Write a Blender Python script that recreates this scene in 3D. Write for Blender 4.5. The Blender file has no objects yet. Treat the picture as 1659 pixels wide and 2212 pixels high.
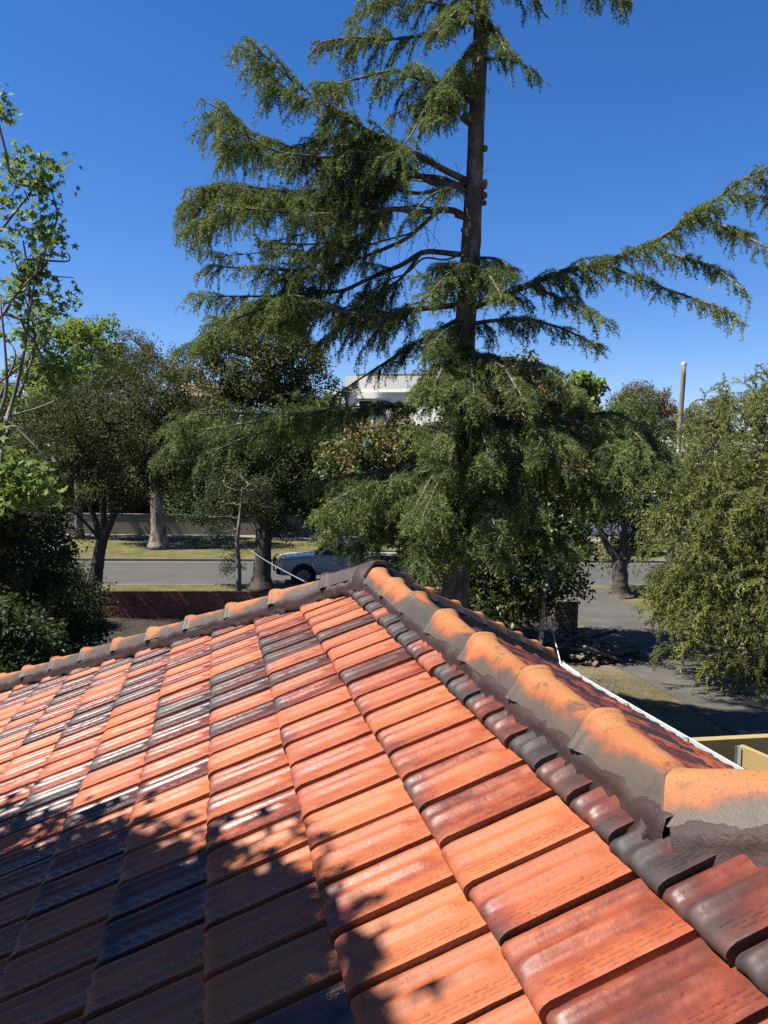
import bpy, bmesh, math, random
import numpy as np
from mathutils import Vector, Matrix
R_ = random.Random(7)
rng = np.random.default_rng(11)
rad = math.radians
S = bpy.context.scene

# ---------------------------------------------------------------- camera
FPX, CX, CY = 1660.0, 829.5, 1106.0
PITCH, ROLL, CAMZ = rad(3.3), rad(1.0), 4.5
_F = np.array([0, math.cos(PITCH), -math.sin(PITCH)])
_U0 = np.array([0, math.sin(PITCH), math.cos(PITCH)])
_R0 = np.array([1.0, 0, 0])
_R = math.cos(ROLL)*_R0 + math.sin(ROLL)*_U0
_U = -math.sin(ROLL)*_R0 + math.cos(ROLL)*_U0
CAM = np.array([0, 0, CAMZ])
cd = bpy.data.cameras.new('camera')
cam = bpy.data.objects.new('camera', cd)
S.collection.objects.link(cam)
cd.sensor_fit = 'VERTICAL'
cd.sensor_height = 24.0
cd.lens = 24.0*FPX/2212.0
cd.clip_start, cd.clip_end = 0.05, 3000.0
m = Matrix.Identity(4)
for i in range(3):
    m[i][0], m[i][1], m[i][2], m[i][3] = _R[i], _U[i], -_F[i], CAM[i]
cam.matrix_world = m
S.camera = cam

# ---------------------------------------------------------------- sky and sun
SUN_EL, SUN_AZ = rad(57.0), rad(-104.0)      # azimuth from +Y (view), clockwise
sdir = Vector((math.cos(SUN_EL)*math.sin(SUN_AZ), math.cos(SUN_EL)*math.cos(SUN_AZ), math.sin(SUN_EL)))
W = bpy.data.worlds.new('World')
S.world = W
W.use_nodes = True
nt = W.node_tree
sky = nt.nodes.new('ShaderNodeTexSky')
sky.sky_type = 'NISHITA'
sky.sun_disc = False
sky.sun_elevation = SUN_EL
sky.sun_rotation = SUN_AZ
sky.altitude = 0
sky.air_density = 1.0
sky.dust_density = 0.15
sky.ozone_density = 4.0
bg = nt.nodes['Background']
bg.inputs[1].default_value = 0.051
hsv = nt.nodes.new('ShaderNodeHueSaturation')
hsv.inputs['Saturation'].default_value = 1.29
hsv.inputs['Value'].default_value = 1.0
nt.links.new(sky.outputs[0], hsv.inputs['Color'])
tn = nt.nodes.new('ShaderNodeMix'); tn.data_type = 'RGBA'; tn.blend_type = 'MULTIPLY'
tn.inputs[0].default_value = 1.0
tn.inputs[7].default_value = (.90, .84, 1.02, 1)
nt.links.new(hsv.outputs[0], tn.inputs[6])
nt.links.new(tn.outputs[2], bg.inputs[0])
sl = bpy.data.lights.new('sun', 'SUN')
sl.energy = 5.0
sl.angle = rad(0.53)
sl.color = (1.0, 0.95, 0.86)
so = bpy.data.objects.new('sun', sl)
so.rotation_euler = sdir.to_track_quat('Z', 'Y').to_euler()
so.location = (0, 0, 30)
S.collection.objects.link(so)
S.view_settings.view_transform = 'Standard'
S.view_settings.look = 'None'
S.view_settings.exposure = 1.6
S.view_settings.gamma = 1.0
S.view_settings.use_curve_mapping = False
S.render.engine = 'CYCLES'
S.cycles.max_bounces = 6
S.cycles.diffuse_bounces = 3
S.cycles.glossy_bounces = 3
S.cycles.transmission_bounces = 4
S.cycles.use_denoising = False

# ---------------------------------------------------------------- helpers
def ray(px, py):
    return _F + _R*((px-CX)/FPX) + _U*((CY-py)/FPX)
def at(px, py, Y):
    d = ray(px, py)
    return CAM + d*(Y/d[1])
def gnd(px, py, z=0.12):
    d = ray(px, py)
    return CAM + d*((z-CAMZ)/d[2])
def proj(P):
    d = np.asarray(P, float) - CAM
    f = d @ _F
    return np.stack([CX + FPX*(d @ _R)/f, CY - FPX*(d @ _U)/f, f], -1)
COL = S.collection
def link(o, parent=None):
    COL.objects.link(o)
    if parent is not None:
        o.parent = parent
    return o
def tag(o, label=None, cat=None, group=None, kind=None):
    if label: o['label'] = label
    if cat: o['category'] = cat
    if group: o['group'] = group
    if kind: o['kind'] = kind
    return o
def empty(name, loc, label, cat, group=None, rz=0.0):
    o = bpy.data.objects.new(name, None)
    o.location = loc
    o.rotation_euler = (0, 0, rz)
    o.empty_display_size = 0.2
    link(o)
    return tag(o, label, cat, group)
def mesh(name, V, F, mat, parent=None, smooth=False, tint=None, loc=None):
    me = bpy.data.meshes.new(name)
    V = np.asarray(V, np.float32).reshape(-1, 3)
    if isinstance(F, np.ndarray):
        nf, k = F.shape
        me.vertices.add(len(V)); me.vertices.foreach_set('co', V.ravel())
        me.loops.add(nf*k); me.loops.foreach_set('vertex_index', F.astype(np.int32).ravel())
        me.polygons.add(nf)
        me.polygons.foreach_set('loop_start', np.arange(0, nf*k, k, dtype=np.int32))
        me.polygons.foreach_set('loop_total', np.full(nf, k, dtype=np.int32))
        me.update(calc_edges=True)
    else:
        me.from_pydata([tuple(map(float, v)) for v in V], [], [list(map(int, f)) for f in F])
        me.update()
    if smooth:
        me.polygons.foreach_set('use_smooth', [True]*len(me.polygons))
    if tint is not None:
        a = me.attributes.new('tint', 'FLOAT', 'POINT')
        a.data.foreach_set('value', np.asarray(tint, np.float32))
    if mat: me.materials.append(mat)
    o = bpy.data.objects.new(name, me)
    if loc is not None: o.location = loc
    return link(o, parent)
class MB:
    """collects boxes, tubes and lofts for one mesh"""
    def __init__(s): s.V = []; s.F = []
    def add(s, V, F):
        b = len(s.V)
        s.V += [tuple(map(float, v)) for v in V]
        s.F += [[b+i for i in f] for f in F]
        return s
    def box(s, c, sz, rot=None):
        x, y, z = sz[0]/2, sz[1]/2, sz[2]/2
        v = np.array([(a*x, b*y, d*z) for a in (-1, 1) for b in (-1, 1) for d in (-1, 1)])
        if rot is not None: v = v @ np.array(rot).T
        return s.add(v + np.asarray(c, float), [(0, 1, 3, 2), (4, 6, 7, 5), (0, 4, 5, 1), (2, 3, 7, 6), (0, 2, 6, 4), (1, 5, 7, 3)])
    def tube(s, pts, rr, n=8, cap=True):
        pts = np.asarray(pts, float)
        if np.isscalar(rr): rr = [rr]*len(pts)
        T = np.gradient(pts, axis=0)
        V = []
        for p, t, r in zip(pts, T, rr):
            t = t/(np.linalg.norm(t)+1e-9)
            a = np.cross(t, (0, 0, 1) if abs(t[2]) < .9 else (1, 0, 0)); a /= np.linalg.norm(a)
            b = np.cross(t, a)
            for k in range(n):
                q = 2*math.pi*k/n
                V.append(p + r*(math.cos(q)*a + math.sin(q)*b))
        F = []
        for i in range(len(pts)-1):
            for k in range(n):
                F.append((i*n+k, i*n+(k+1) % n, (i+1)*n+(k+1) % n, (i+1)*n+k))
        if cap:
            F.append(tuple(range(n-1, -1, -1))); F.append(tuple((len(pts)-1)*n+k for k in range(n)))
        return s.add(V, F)
    def loft(s, secs, closed=True, caps=True):
        n = len(secs[0]); V = [p for q in secs for p in q]; F = []
        for i in range(len(secs)-1):
            for k in range(n if closed else n-1):
                F.append((i*n+k, i*n+(k+1) % n, (i+1)*n+(k+1) % n, (i+1)*n+k))
        if caps:
            F.append(tuple(range(n-1, -1, -1))); F.append(tuple((len(secs)-1)*n+k for k in range(n)))
        return s.add(V, F)
    def build(s, name, mat, parent=None, smooth=False, loc=None):
        return mesh(name, s.V, s.F, mat, parent, smooth, loc=loc)
def bevel(o, w=0.01, seg=2):
    md = o.modifiers.new('bevel', 'BEVEL'); md.width = w; md.segments = seg; md.limit_method = 'ANGLE'
    return o
def rotz(a):
    c, s = math.cos(a), math.sin(a)
    return np.array([(c, -s, 0), (s, c, 0), (0, 0, 1)])

# ---------------------------------------------------------------- materials
class NB:
    def __init__(s, name, k=.57):
        s.k = k
        s.m = bpy.data.materials.new(name); s.m.use_nodes = True
        s.t = s.m.node_tree; s.t.nodes.clear()
        s.out = s.t.nodes.new('ShaderNodeOutputMaterial')
    def n(s, typ, ins=None, **kw):
        d = s.t.nodes.new('ShaderNode'+typ)
        for k, v in kw.items(): setattr(d, k, v)
        for k, v in (ins or {}).items():
            sock = d.inputs[k]
            if hasattr(v, 'bl_idname') or isinstance(v, bpy.types.NodeSocket): s.t.links.new(v, sock)
            else: sock.default_value = v
        return d
    def ramp(s, fac, stops, interp='LINEAR'):
        d = s.t.nodes.new('ShaderNodeValToRGB')
        d.color_ramp.interpolation = interp
        e = d.color_ramp.elements
        while len(e) < len(stops): e.new(0.5)
        for q, (p, c) in zip(e, stops):
            q.position = p; q.color = (c[0]*s.k, c[1]*s.k, c[2]*s.k, 1) if not np.isscalar(c) else (c, c, c, 1)
        s.t.links.new(fac, d.inputs[0])
        return d.outputs[0]
    def math(s, op, a, b=0.0, clamp=False):
        d = s.t.nodes.new('ShaderNodeMath'); d.operation = op; d.use_clamp = clamp
        for i, v in enumerate((a, b)):
            if isinstance(v, bpy.types.NodeSocket): s.t.links.new(v, d.inputs[i])
            else: d.inputs[i].default_value = v
        return d.outputs[0]
    def mix(s, f, a, b):
        d = s.t.nodes.new('ShaderNodeMix'); d.data_type = 'RGBA'
        for i, v in ((0, f), (6, a), (7, b)):
            if isinstance(v, bpy.types.NodeSocket): s.t.links.new(v, d.inputs[i])
            elif i == 0: d.inputs[0].default_value = v
            else: d.inputs[i].default_value = (v[0]*s.k, v[1]*s.k, v[2]*s.k, 1)
        return d.outputs[2]
    def noise(s, scale, detail=4, rough=.55, vec=None, w=None, dist=0.0):
        d = s.t.nodes.new('ShaderNodeTexNoise')
        d.inputs['Scale'].default_value = scale; d.inputs['Detail'].default_value = detail
        d.inputs['Roughness'].default_value = rough; d.inputs['Distortion'].default_value = dist
        if w is not None:
            d.noise_dimensions = '4D'; s.t.links.new(w, d.inputs['W'])
        if vec is not None: s.t.links.new(vec, d.inputs['Vector'])
        return d.outputs[0]
    def bump(s, h, strength=.3, dist=.01):
        return s.n('Bump', {'Height': h, 'Strength': strength, 'Distance': dist}).outputs[0]
    def finish(s, col, rough=.7, normal=None, spec=.5, metal=0.0, coat=0.0, coat_rough=.1, extra=None):
        p = s.n('BsdfPrincipled')
        for k, v in (('Base Color', col), ('Roughness', rough), ('Metallic', metal), ('Specular IOR Level', spec), ('Coat Weight', coat), ('Coat Roughness', coat_rough)):
            if isinstance(v, bpy.types.NodeSocket): s.t.links.new(v, p.inputs[k])
            elif k == 'Base Color': p.inputs[k].default_value = (v[0], v[1], v[2], 1)
            else: p.inputs[k].default_value = v
        if normal is not None: s.t.links.new(normal, p.inputs['Normal'])
        s.t.links.new(p.outputs[0], s.out.inputs[0])
        s.p = p
        return s.m
def mat_noise(name, stops, scale=4, rough=.8, bump=.2, bdist=.01, bscale=None, detail=6, spec=.3, coord='Object', metal=0.0, coat=0.0, stretch=None, k=.57):
    b = NB(name, k)
    v = b.n('TexCoord').outputs[coord]
    if stretch:
        v = b.n('Mapping', {'Vector': v, 'Scale': stretch}).outputs[0]
    f = b.noise(scale, detail, .6, v)
    c = b.ramp(f, stops)
    nrm = b.bump(b.noise(bscale or scale*6, 5, .65, v), bump, bdist) if bump else None
    return b.finish(c, rough, nrm, spec, metal, coat)
def mat_leaf(name, stops, rough=.5, transl=.3, spec=.4):
    b = NB(name, .78)
    a = b.n('Attribute', attribute_name='tint')
    c = b.ramp(a.outputs['Fac'], stops)
    b.finish(c, min(.8, rough+.15), None, spec*.4)
    tr = b.n('BsdfTranslucent', {'Color': b.mix(.5, c, (.25, .32, .04))})
    mx = b.n('MixShader', {0: transl, 1: b.p.outputs[0], 2: tr.outputs[0]})
    b.t.links.new(mx.outputs[0], b.out.inputs[0])
    return b.m
def mat_tile(name, joined):
    b = NB(name)
    if joined:
        a1 = b.n('Attribute', attribute_name='tcol'); ca = a1.outputs['Color']
        a2 = b.n('Attribute', attribute_name='tloc'); loc = a2.outputs['Vector']
    else:
        ca = b.n('ObjectInfo').outputs['Color']; loc = b.n('TexCoord').outputs['Object']
    sp = b.n('SeparateColor', {'Color': ca})
    flash, hue, seed = sp.outputs[0], sp.outputs[1], sp.outputs[2]
    w = b.math('MULTIPLY', seed, 57.0)
    xyz = b.n('SeparateXYZ', {0: loc})
    st = b.n('Mapping', {'Vector': loc, 'Scale': (3.0, 9.0, 6.0)}).outputs[0]
    n1 = b.noise(1.5, 3, .55, st, w)
    n2 = b.noise(38, 4, .6, loc, w)
    # kiln flash: darker towards the nose, in patches
    nose = b.math('MULTIPLY', b.math('SUBTRACT', .075, xyz.outputs[0]), 12.0, True)
    f = b.math('ADD', b.math('ADD', b.math('MULTIPLY', flash, 1.25), b.math('MULTIPLY', b.math('SUBTRACT', n1, .5), 1.3)), b.math('MULTIPLY', nose, b.math('MULTIPLY', seed, .55)))
    f = b.math('ADD', f, b.math('MULTIPLY', b.math('SUBTRACT', n2, .5), .25))
    cA = b.ramp(f, [(.10, (.43, .132, .043)), (.36, (.36, .092, .034)), (.56, (.21, .052, .030)), (.76, (.105, .036, .028)), (1.0, (.044, .031, .029))])
    cB = b.ramp(f, [(.10, (.37, .096, .038)), (.36, (.29, .064, .030)), (.56, (.17, .042, .029)), (.76, (.088, .033, .028)), (1.0, (.038, .029, .029))])
    c = b.mix(hue, cA, cB)
    # raw clay showing where the glaze has worn off the keyed edge, dirty side faces
    wy = b.ramp(xyz.outputs[1], [(.0, 1), (1.0, 0)])
    edge = b.math('MULTIPLY', b.math('SUBTRACT', -.040, xyz.outputs[1]), 40.0, True)
    wear = b.math('MULTIPLY', b.math('MULTIPLY', edge, b.ramp(b.noise(9, 6, .75, loc, w), [(.48, 0), (.62, 1)])), b.ramp(f, [(.3, .30), (.8, .05)]))
    c = b.mix(wear, c, (.40, .145, .060))
    sidef = b.math('LESS_THAN', xyz.outputs[1], -.0968)
    c = b.mix(b.math('MULTIPLY', sidef, .85), c, (.030, .017, .013))
    # dirt specks and pale lichen
    n3 = b.noise(160, 2, .5, loc, w)
    c = b.mix(b.ramp(n3, [(.62, 0), (.70, .6)]), c, (.035, .020, .016))
    n4 = b.noise(24, 5, .7, loc, w)
    lich = b.math('MULTIPLY', b.ramp(n4, [(.60, 0), (.66, 1)]), b.ramp(flash, [(.72, 0), (.95, .7)]))
    c = b.mix(lich, c, (.20, .185, .145))
    rough = b.ramp(b.math('ADD', f, b.math('MULTIPLY', n2, .3)), [(.2, .60), (.55, .40), (.85, .25), (1.0, .42)])
    rough = b.math('ADD', b.math('ADD', rough, b.math('MULTIPLY', lich, .4)), b.math('MULTIPLY', b.math('SUBTRACT', b.noise(45, 4, .7, loc, w), .5), .30))
    rough = b.math('ADD', b.math('ADD', rough, b.math('MULTIPLY', wear, .4)), b.math('MULTIPLY', nose, .28))
    nrm = b.bump(b.math('ADD', b.noise(90, 4, .6, loc, w), b.math('MULTIPLY', n4, .8)), .38, .0022)
    b.finish(c, rough, nrm, .34)
    return b.m
def mat_cap():
    b = NB('terracotta_cap')
    ca = b.n('ObjectInfo').outputs['Color']; loc = b.n('TexCoord').outputs['Object']
    sp = b.n('SeparateColor', {'Color': ca})
    w = b.math('MULTIPLY', sp.outputs[2], 43.0)
    xyz = b.n('SeparateXYZ', {0: loc})
    ay = b.math('ABSOLUTE', xyz.outputs[1])
    n1 = b.noise(5, 2, .45, loc, w); n2 = b.noise(60, 5, .65, loc, w)
    f = b.math('ADD', b.math('MULTIPLY', ay, 8.5), b.math('MULTIPLY', b.math('SUBTRACT', n1, .5), .95))
    f = b.math('ADD', f, b.math('MULTIPLY', sp.outputs[0], .8))
    f = b.math('ADD', f, b.math('MULTIPLY', b.math('SUBTRACT', xyz.outputs[0], .15), .9))
    f = b.math('ADD', f, b.math('MULTIPLY', b.math('SUBTRACT', n2, .5), .2))
    c = b.ramp(f, [(.2, (.40, .170, .058)), (.52, (.36, .115, .034)), (.60, (.24, .078, .032)), (.67, (.105, .074, .055)), (1.0, (.070, .058, .048))])
    c = b.mix(b.ramp(b.noise(220, 2, .5, loc, w), [(.60, 0), (.68, .75)]), c, (.055, .03, .018))
    st_ = b.ramp(b.math('ADD', b.noise(14, 5, .7, loc, w), b.math('MULTIPLY', xyz.outputs[0], .25)), [(.60, 0), (.70, .75)])
    c = b.mix(st_, c, (.060, .046, .036))
    rim = b.math('MULTIPLY', b.math('LESS_THAN', xyz.outputs[0], .006), .8)
    c = b.mix(rim, c, (.030, .020, .016))
    nrm = b.bump(b.math('ADD', n2, b.math('MULTIPLY', b.noise(200, 3, .6, loc, w), .5)), .5, .003)
    b.finish(c, b.ramp(f, [(.3, .72), (.8, .55)]), nrm, .3)
    return b.m
M = {}
M['tile'] = mat_tile('glazed_terracotta', False)
M['tile_j'] = mat_tile('glazed_terracotta_joined', True)
M['cap'] = mat_cap()
M['mortar'] = mat_noise('dark_pointing', [(.3, (.026, .0115, .011)), (.55, (.042, .0195, .018)), (.8, (.062, .033, .029))], 9, .62, .5, .006, 120, spec=.35)
M['deck'] = mat_noise('roof_underlay', [(.3, (.10, .03, .02)), (.7, (.2, .06, .035))], 6)
M['gutter'] = mat_noise('zinc_gutter', [(.3, (.52, .53, .54)), (.7, (.62, .625, .63))], 2, .4, 0, spec=.5)
M['fascia'] = mat_noise('fascia_paint', [(.3, (.30, .27, .22)), (.7, (.36, .33, .27))], 5, .6)
def mat_brick(name, c1, c2):
    b = NB(name)
    v = b.n('TexCoord').outputs['Object']
    r = b.n('ObjectInfo').outputs['Random']
    n1 = b.noise(14, 5, .65, v)
    f = b.math('ADD', b.math('MULTIPLY', r, .6), b.math('MULTIPLY', n1, .5))
    c = b.ramp(f, [(.2, c1), (.8, c2)])
    return b.finish(c, .85, b.bump(b.noise(60, 5, .65, v), .5, .006), .2)
M['brick'] = mat_brick('red_brick', (.18, .05, .035), (.34, .11, .07))
M['old_brick'] = mat_brick('dusty_brick', (.10, .075, .06), (.24, .17, .13))
M['joint'] = mat_noise('brick_joint', [(.3, (.22, .19, .16)), (.7, (.32, .29, .25))], 20)
M['asphalt'] = mat_noise('asphalt', [(.3, (.070, .067, .062)), (.55, (.084, .080, .074)), (.75, (.105, .10, .092))], .6, .85, .35, .01, 90, detail=9)
M['driveway'] = mat_noise('old_driveway', [(.25, (.060, .056, .050)), (.5, (.092, .086, .076)), (.75, (.125, .117, .10))], .9, .88, .4, .012, 50, detail=9)
M['footpath'] = mat_noise('footpath', [(.3, (.20, .18, .145)), (.7, (.28, .25, .205))], 1.2, .9, .25, .01, 30, detail=8)
M['kerb'] = mat_noise('kerb_concrete', [(.3, (.125, .12, .105)), (.7, (.185, .175, .155))], 2, .9, .3, .01, 30)
def mat_lawn(name, g1, g2, dry, dirt):
    b = NB(name)
    v = b.n('TexCoord').outputs['Object']
    big = b.noise(.55, 5, .6, v); mid = b.noise(4.5, 5, .7, v); fine = b.noise(38, 4, .75, v)
    c = b.mix(b.ramp(mid, [(.35, 0), (.65, 1)]), g1, g2)
    c = b.mix(b.ramp(b.math('ADD', big, b.math('MULTIPLY', b.math('SUBTRACT', fine, .5), .5)), [(.42, 0), (.58, 1)]), c, dry)
    c = b.mix(b.ramp(b.math('ADD', b.noise(.9, 6, .65, v), b.math('MULTIPLY', b.math('SUBTRACT', fine, .5), .6)), [(.58, 0), (.68, 1)]), c, dirt)
    return b.finish(c, .95, b.bump(fine, .9, .03), .1)
M['verge'] = mat_lawn('verge_grass', (.085, .10, .028), (.135, .13, .045), (.19, .16, .072), (.17, .135, .085))
M['yard'] = mat_lawn('yard_dirt', (.10, .092, .045), (.155, .127, .075), (.21, .17, .11), (.19, .15, .105))
M['earth'] = mat_noise('earth', [(.3, (.05, .055, .02)), (.5, (.08, .075, .035)), (.7, (.12, .10, .06))], .3, .95, .6, .05, 8, detail=8)
M['shade_mulch'] = mat_noise('shade_dark_mulch', [(.3, (.018, .014, .010)), (.7, (.05, .038, .026))], 6, .95, .8, .03, 25)  # near-black ground colour with the tree shade painted into it
M['render_wall'] = mat_noise('rendered_wall', [(.3, (.26, .22, .155)), (.7, (.32, .27, .195))], .7, .9, .2, .006, 30, detail=8)
M['cream'] = mat_noise('cream_render', [(.3, (.62, .59, .52)), (.7, (.70, .67, .60))], .6, .8, .1, .004, 20, k=1.0)
M['parapet'] = mat_noise('parapet_render', [(.3, (.52, .50, .46)), (.7, (.58, .56, .51))], .6, .8, .05, .004, 20, k=.95)
M['trim_white'] = mat_noise('white_trim', [(.3, (.74, .73, .70)), (.7, (.80, .79, .76))], 1, .6, .05, .002, k=.95)
M['grey_trim'] = mat_noise('grey_fascia', [(.3, (.44, .43, .40)), (.7, (.52, .51, .47))], 1, .6, .05, k=.95)
M['dark_line'] = mat_noise('dark_joint', [(.3, (.04, .04, .04)), (.7, (.06, .06, .06))], 1, .8, 0)
M['bark_cedar'] = mat_noise('cedar_bark', [(.3, (.055, .043, .035)), (.5, (.15, .125, .105)), (.70, (.33, .285, .245))], 9, .95, 1.0, .03, 22, stretch=(1, 1, .35))
M['bark_pale'] = mat_noise('pale_bark', [(.34, (.075, .055, .04)), (.48, (.22, .175, .135)), (.66, (.40, .345, .28))], 5, .95, 1.0, .04, 12, stretch=(1, 1, .3))
M['bark_dark'] = mat_noise('dark_bark', [(.3, (.045, .036, .03)), (.7, (.12, .10, .085))], 6, .95, .9, .03, 18, stretch=(1, 1, .3))
M['bark_grey'] = mat_noise('grey_bark', [(.3, (.12, .105, .09)), (.7, (.30, .27, .24))], 6, .95, .7, .02, 18, stretch=(1, 1, .3))
M['pole_wood'] = mat_noise('weathered_pole', [(.3, (.12, .105, .085)), (.5, (.24, .22, .19)), (.72, (.36, .34, .30))], 3, .9, .7, .02, 14, stretch=(4, 4, .25))
M['metal_grey'] = mat_noise('galvanised', [(.3, (.42, .43, .44)), (.7, (.55, .56, .57))], 8, .4, .05, .002, metal=.5)
M['plastic_white'] = mat_noise('white_plastic', [(.3, (.62, .62, .60)), (.7, (.70, .70, .68))], 3, .4, 0)
M['yellow'] = mat_noise('yellow_plastic', [(.3, (.62, .50, .02)), (.7, (.72, .60, .04))], 3, .4, 0)
M['blue'] = mat_noise('blue_plastic', [(.3, (.02, .06, .38)), (.7, (.03, .08, .48))], 3, .4, 0)
M['lamp_paint'] = mat_noise('flaking_lamp_paint', [(.35, (.20, .18, .15)), (.5, (.45, .42, .37)), (.7, (.58, .55, .49))], 9, .7, .3, .004, 40)
M['lamp_glass'] = mat_noise('lantern_glass', [(.3, (.16, .16, .14)), (.7, (.22, .22, .19))], 3, .15, 0)
M['rust'] = mat_noise('rusty_steel', [(.3, (.09, .045, .03)), (.7, (.20, .10, .06))], 12, .8, .3, .003)
def mat_wood():
    b = NB('new_pine')
    v = b.n('TexCoord').outputs['Object']
    r = b.n('ObjectInfo').outputs['Random']
    st = b.n('Mapping', {'Vector': v, 'Scale': (1.2, 14, 14)}).outputs[0]
    n1 = b.noise(2.6, 4, .6, st, b.math('MULTIPLY', r, 30), .8)
    wv = b.ramp(n1, [(.30, (.29, .19, .075)), (.45, (.43, .32, .14)), (.55, (.37, .265, .11)), (.7, (.47, .36, .175))])
    return b.finish(wv, .65, b.bump(n1, .15, .002), .3)
M['pine'] = mat_wood()
M['old_wood'] = mat_noise('old_timber', [(.3, (.10, .08, .06)), (.7, (.30, .26, .21))], 5, .9, .5, .006, 30, stretch=(.3, 4, 4))
M['car_white'] = mat_noise('white_car_paint', [(.3, (.56, .545, .52)), (.7, (.60, .585, .56))], 2, .3, 0, coat=.4, k=.66)
M['car_glass'] = mat_noise('car_glass', [(.3, (.012, .014, .016)), (.7, (.02, .022, .024))], 2, .06, 0, spec=.8)
M['black_plastic'] = mat_noise('black_plastic', [(.3, (.018, .018, .019)), (.7, (.03, .03, .031))], 10, .55, 0)
M['tyre'] = mat_noise('tyre_rubber', [(.3, (.018, .018, .018)), (.7, (.03, .03, .03))], 20, .85, .2, .003)
M['rim'] = mat_noise('alloy_rim', [(.3, (.35, .35, .36)), (.7, (.45, .45, .46))], 5, .35, 0, metal=.8)
M['headlight'] = mat_noise('headlight_lens', [(.3, (.45, .47, .5)), (.7, (.62, .64, .66))], 30, .08, 0, spec=.8)
M['window_glass'] = mat_noise('window_glass', [(.3, (.03, .04, .05)), (.7, (.06, .075, .09))], .5, .06, 0, spec=.8)
M['roof_brown'] = mat_noise('brown_roof_tile', [(.3, (.16, .12, .09)), (.7, (.30, .22, .16))], 3, .85, .4, .02, 12)
# foliage
M['cedar'] = mat_leaf('cedar_needles', [(0, (.040, .068, .028)), (.35, (.082, .122, .042)), (.7, (.16, .20, .060)), (1, (.27, .30, .10))], .45, .25)
M['brush'] = mat_leaf('weeping_leaves', [(0, (.055, .075, .020)), (.5, (.145, .162, .038)), (1, (.32, .30, .075))], .5, .3)
M['photinia'] = mat_leaf('glossy_leaves', [(0, (.020, .042, .015)), (.45, (.048, .080, .022)), (.72, (.115, .125, .030)), (.86, (.17, .105, .040)), (1, (.21, .095, .042))], .32, .2, .5)
M['olive'] = mat_leaf('olive_leaves', [(0, (.024, .029, .012)), (.5, (.058, .060, .023)), (1, (.125, .108, .040))], .6, .15)
M['dense'] = mat_leaf('dense_leaves', [(0, (.024, .032, .012)), (.5, (.056, .064, .020)), (1, (.145, .135, .036))], .55, .15)
M['bright'] = mat_leaf('bright_leaves', [(0, (.08, .125, .026)), (.5, (.16, .235, .045)), (1, (.28, .36, .08))], .5, .4)
M['maple'] = mat_leaf('star_leaves', [(0, (.075, .125, .03)), (.5, (.145, .22, .05)), (1, (.27, .35, .11))], .42, .4)
M['dark_leaf'] = mat_leaf('dark_leaves', [(0, (.016, .026, .012)), (.6, (.034, .048, .020)), (1, (.07, .09, .032))], .45, .15)
M['gum'] = mat_leaf('gum_leaves', [(0, (.048, .055, .030)), (.5, (.085, .085, .050)), (1, (.15, .125, .075))], .6, .15)
M['gumbrown'] = mat_leaf('brown_gum_leaves', [(0, (.06, .05, .032)), (.5, (.12, .09, .06)), (1, (.19, .13, .085))], .6, .15)
M['midgreen'] = mat_leaf('mid_green_leaves', [(0, (.028, .050, .020)), (.5, (.058, .092, .032)), (1, (.12, .16, .05))], .45, .25)
M['deepgreen'] = mat_leaf('deep_green_leaves', [(0, (.020, .036, .014)), (.5, (.044, .070, .024)), (1, (.10, .13, .04))], .5, .18)
M['grass'] = mat_leaf('grass_blades', [(0, (.09, .105, .03)), (.5, (.155, .145, .055)), (1, (.24, .20, .09))], .7, .3)
M['petal'] = mat_leaf('red_flowers', [(0, (.40, .05, .05)), (1, (.60, .14, .11))], .6, .3)

# ---------------------------------------------------------------- ground, road, paths
TA = rad(6.3)
RT = np.array([math.cos(TA), math.sin(TA), 0]); RN = np.array([-math.sin(TA), math.cos(TA), 0])
RO = np.array([0, 28.7, 0])
def rp(s, n, z=0.0):
    return RO + RT*s + RN*n + np.array([0, 0, z])
def slab(name, pts, ztop, zbot, mat, kind='structure'):
    n = len(pts)
    V = [(p[0], p[1], ztop) for p in pts] + [(p[0], p[1], zbot) for p in pts]
    F = [list(range(n))] + [[i, i+n, (i+1) % n+n, (i+1) % n] for i in range(n)]
    o = mesh(name, V, F, mat)
    bm = bmesh.new(); bm.from_mesh(o.data); bmesh.ops.recalc_face_normals(bm, faces=bm.faces); bm.to_mesh(o.data); bm.free()
    return tag(o, kind=kind)
o = mesh('ground', [(-1500, -300, -.02), (1500, -300, -.02), (1500, 2500, -.02), (-1500, 2500, -.02)], [(0, 1, 2, 3)], M['earth']); tag(o, kind='structure')
o = mesh('road', [rp(-120, 0), rp(120, 0), rp(120, 7.7), rp(-120, 7.7)], [(0, 1, 2, 3)], M['asphalt']); tag(o, kind='structure')
slab('yard', [(-60, -40), (60, -40), rp(60, -6.1), rp(-60, -6.1)], .12, -.05, M['yard'])
slab('near_verge', [rp(-120, -6.1), rp(120, -6.1), rp(120, -.16), rp(-120, -.16)], .12, -.05, M['verge'])
slab('far_verge', [rp(-120, 7.86), rp(120, 7.86), rp(120, 21), rp(-120, 21)], .12, -.05, M['verge'])
slab('far_footpath', [rp(-120, 17.6), rp(120, 17.6), rp(120, 20.0), rp(-120, 20.0)], .135, .05, M['footpath'])
for nm, s0, s1, n0, n1 in (('near_kerb', -120, 3.4, -.16, 0), ('near_kerb', 9.2, 120, -.16, 0), ('far_kerb', -120, 120, 7.7, 7.86)):
    o = slab(nm, [rp(s0, n0), rp(s1, n0), rp(s1, n1), rp(s0, n1)], .135, -.05, M['kerb']); bevel(o, .025, 2)
o = mesh('gutter_channel', [rp(-120, 7.3, .004), rp(120, 7.3, .004), rp(120, 7.7, .004), rp(-120, 7.7, .004)], [(0, 1, 2, 3)], M['kerb']); tag(o, kind='structure')
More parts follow.
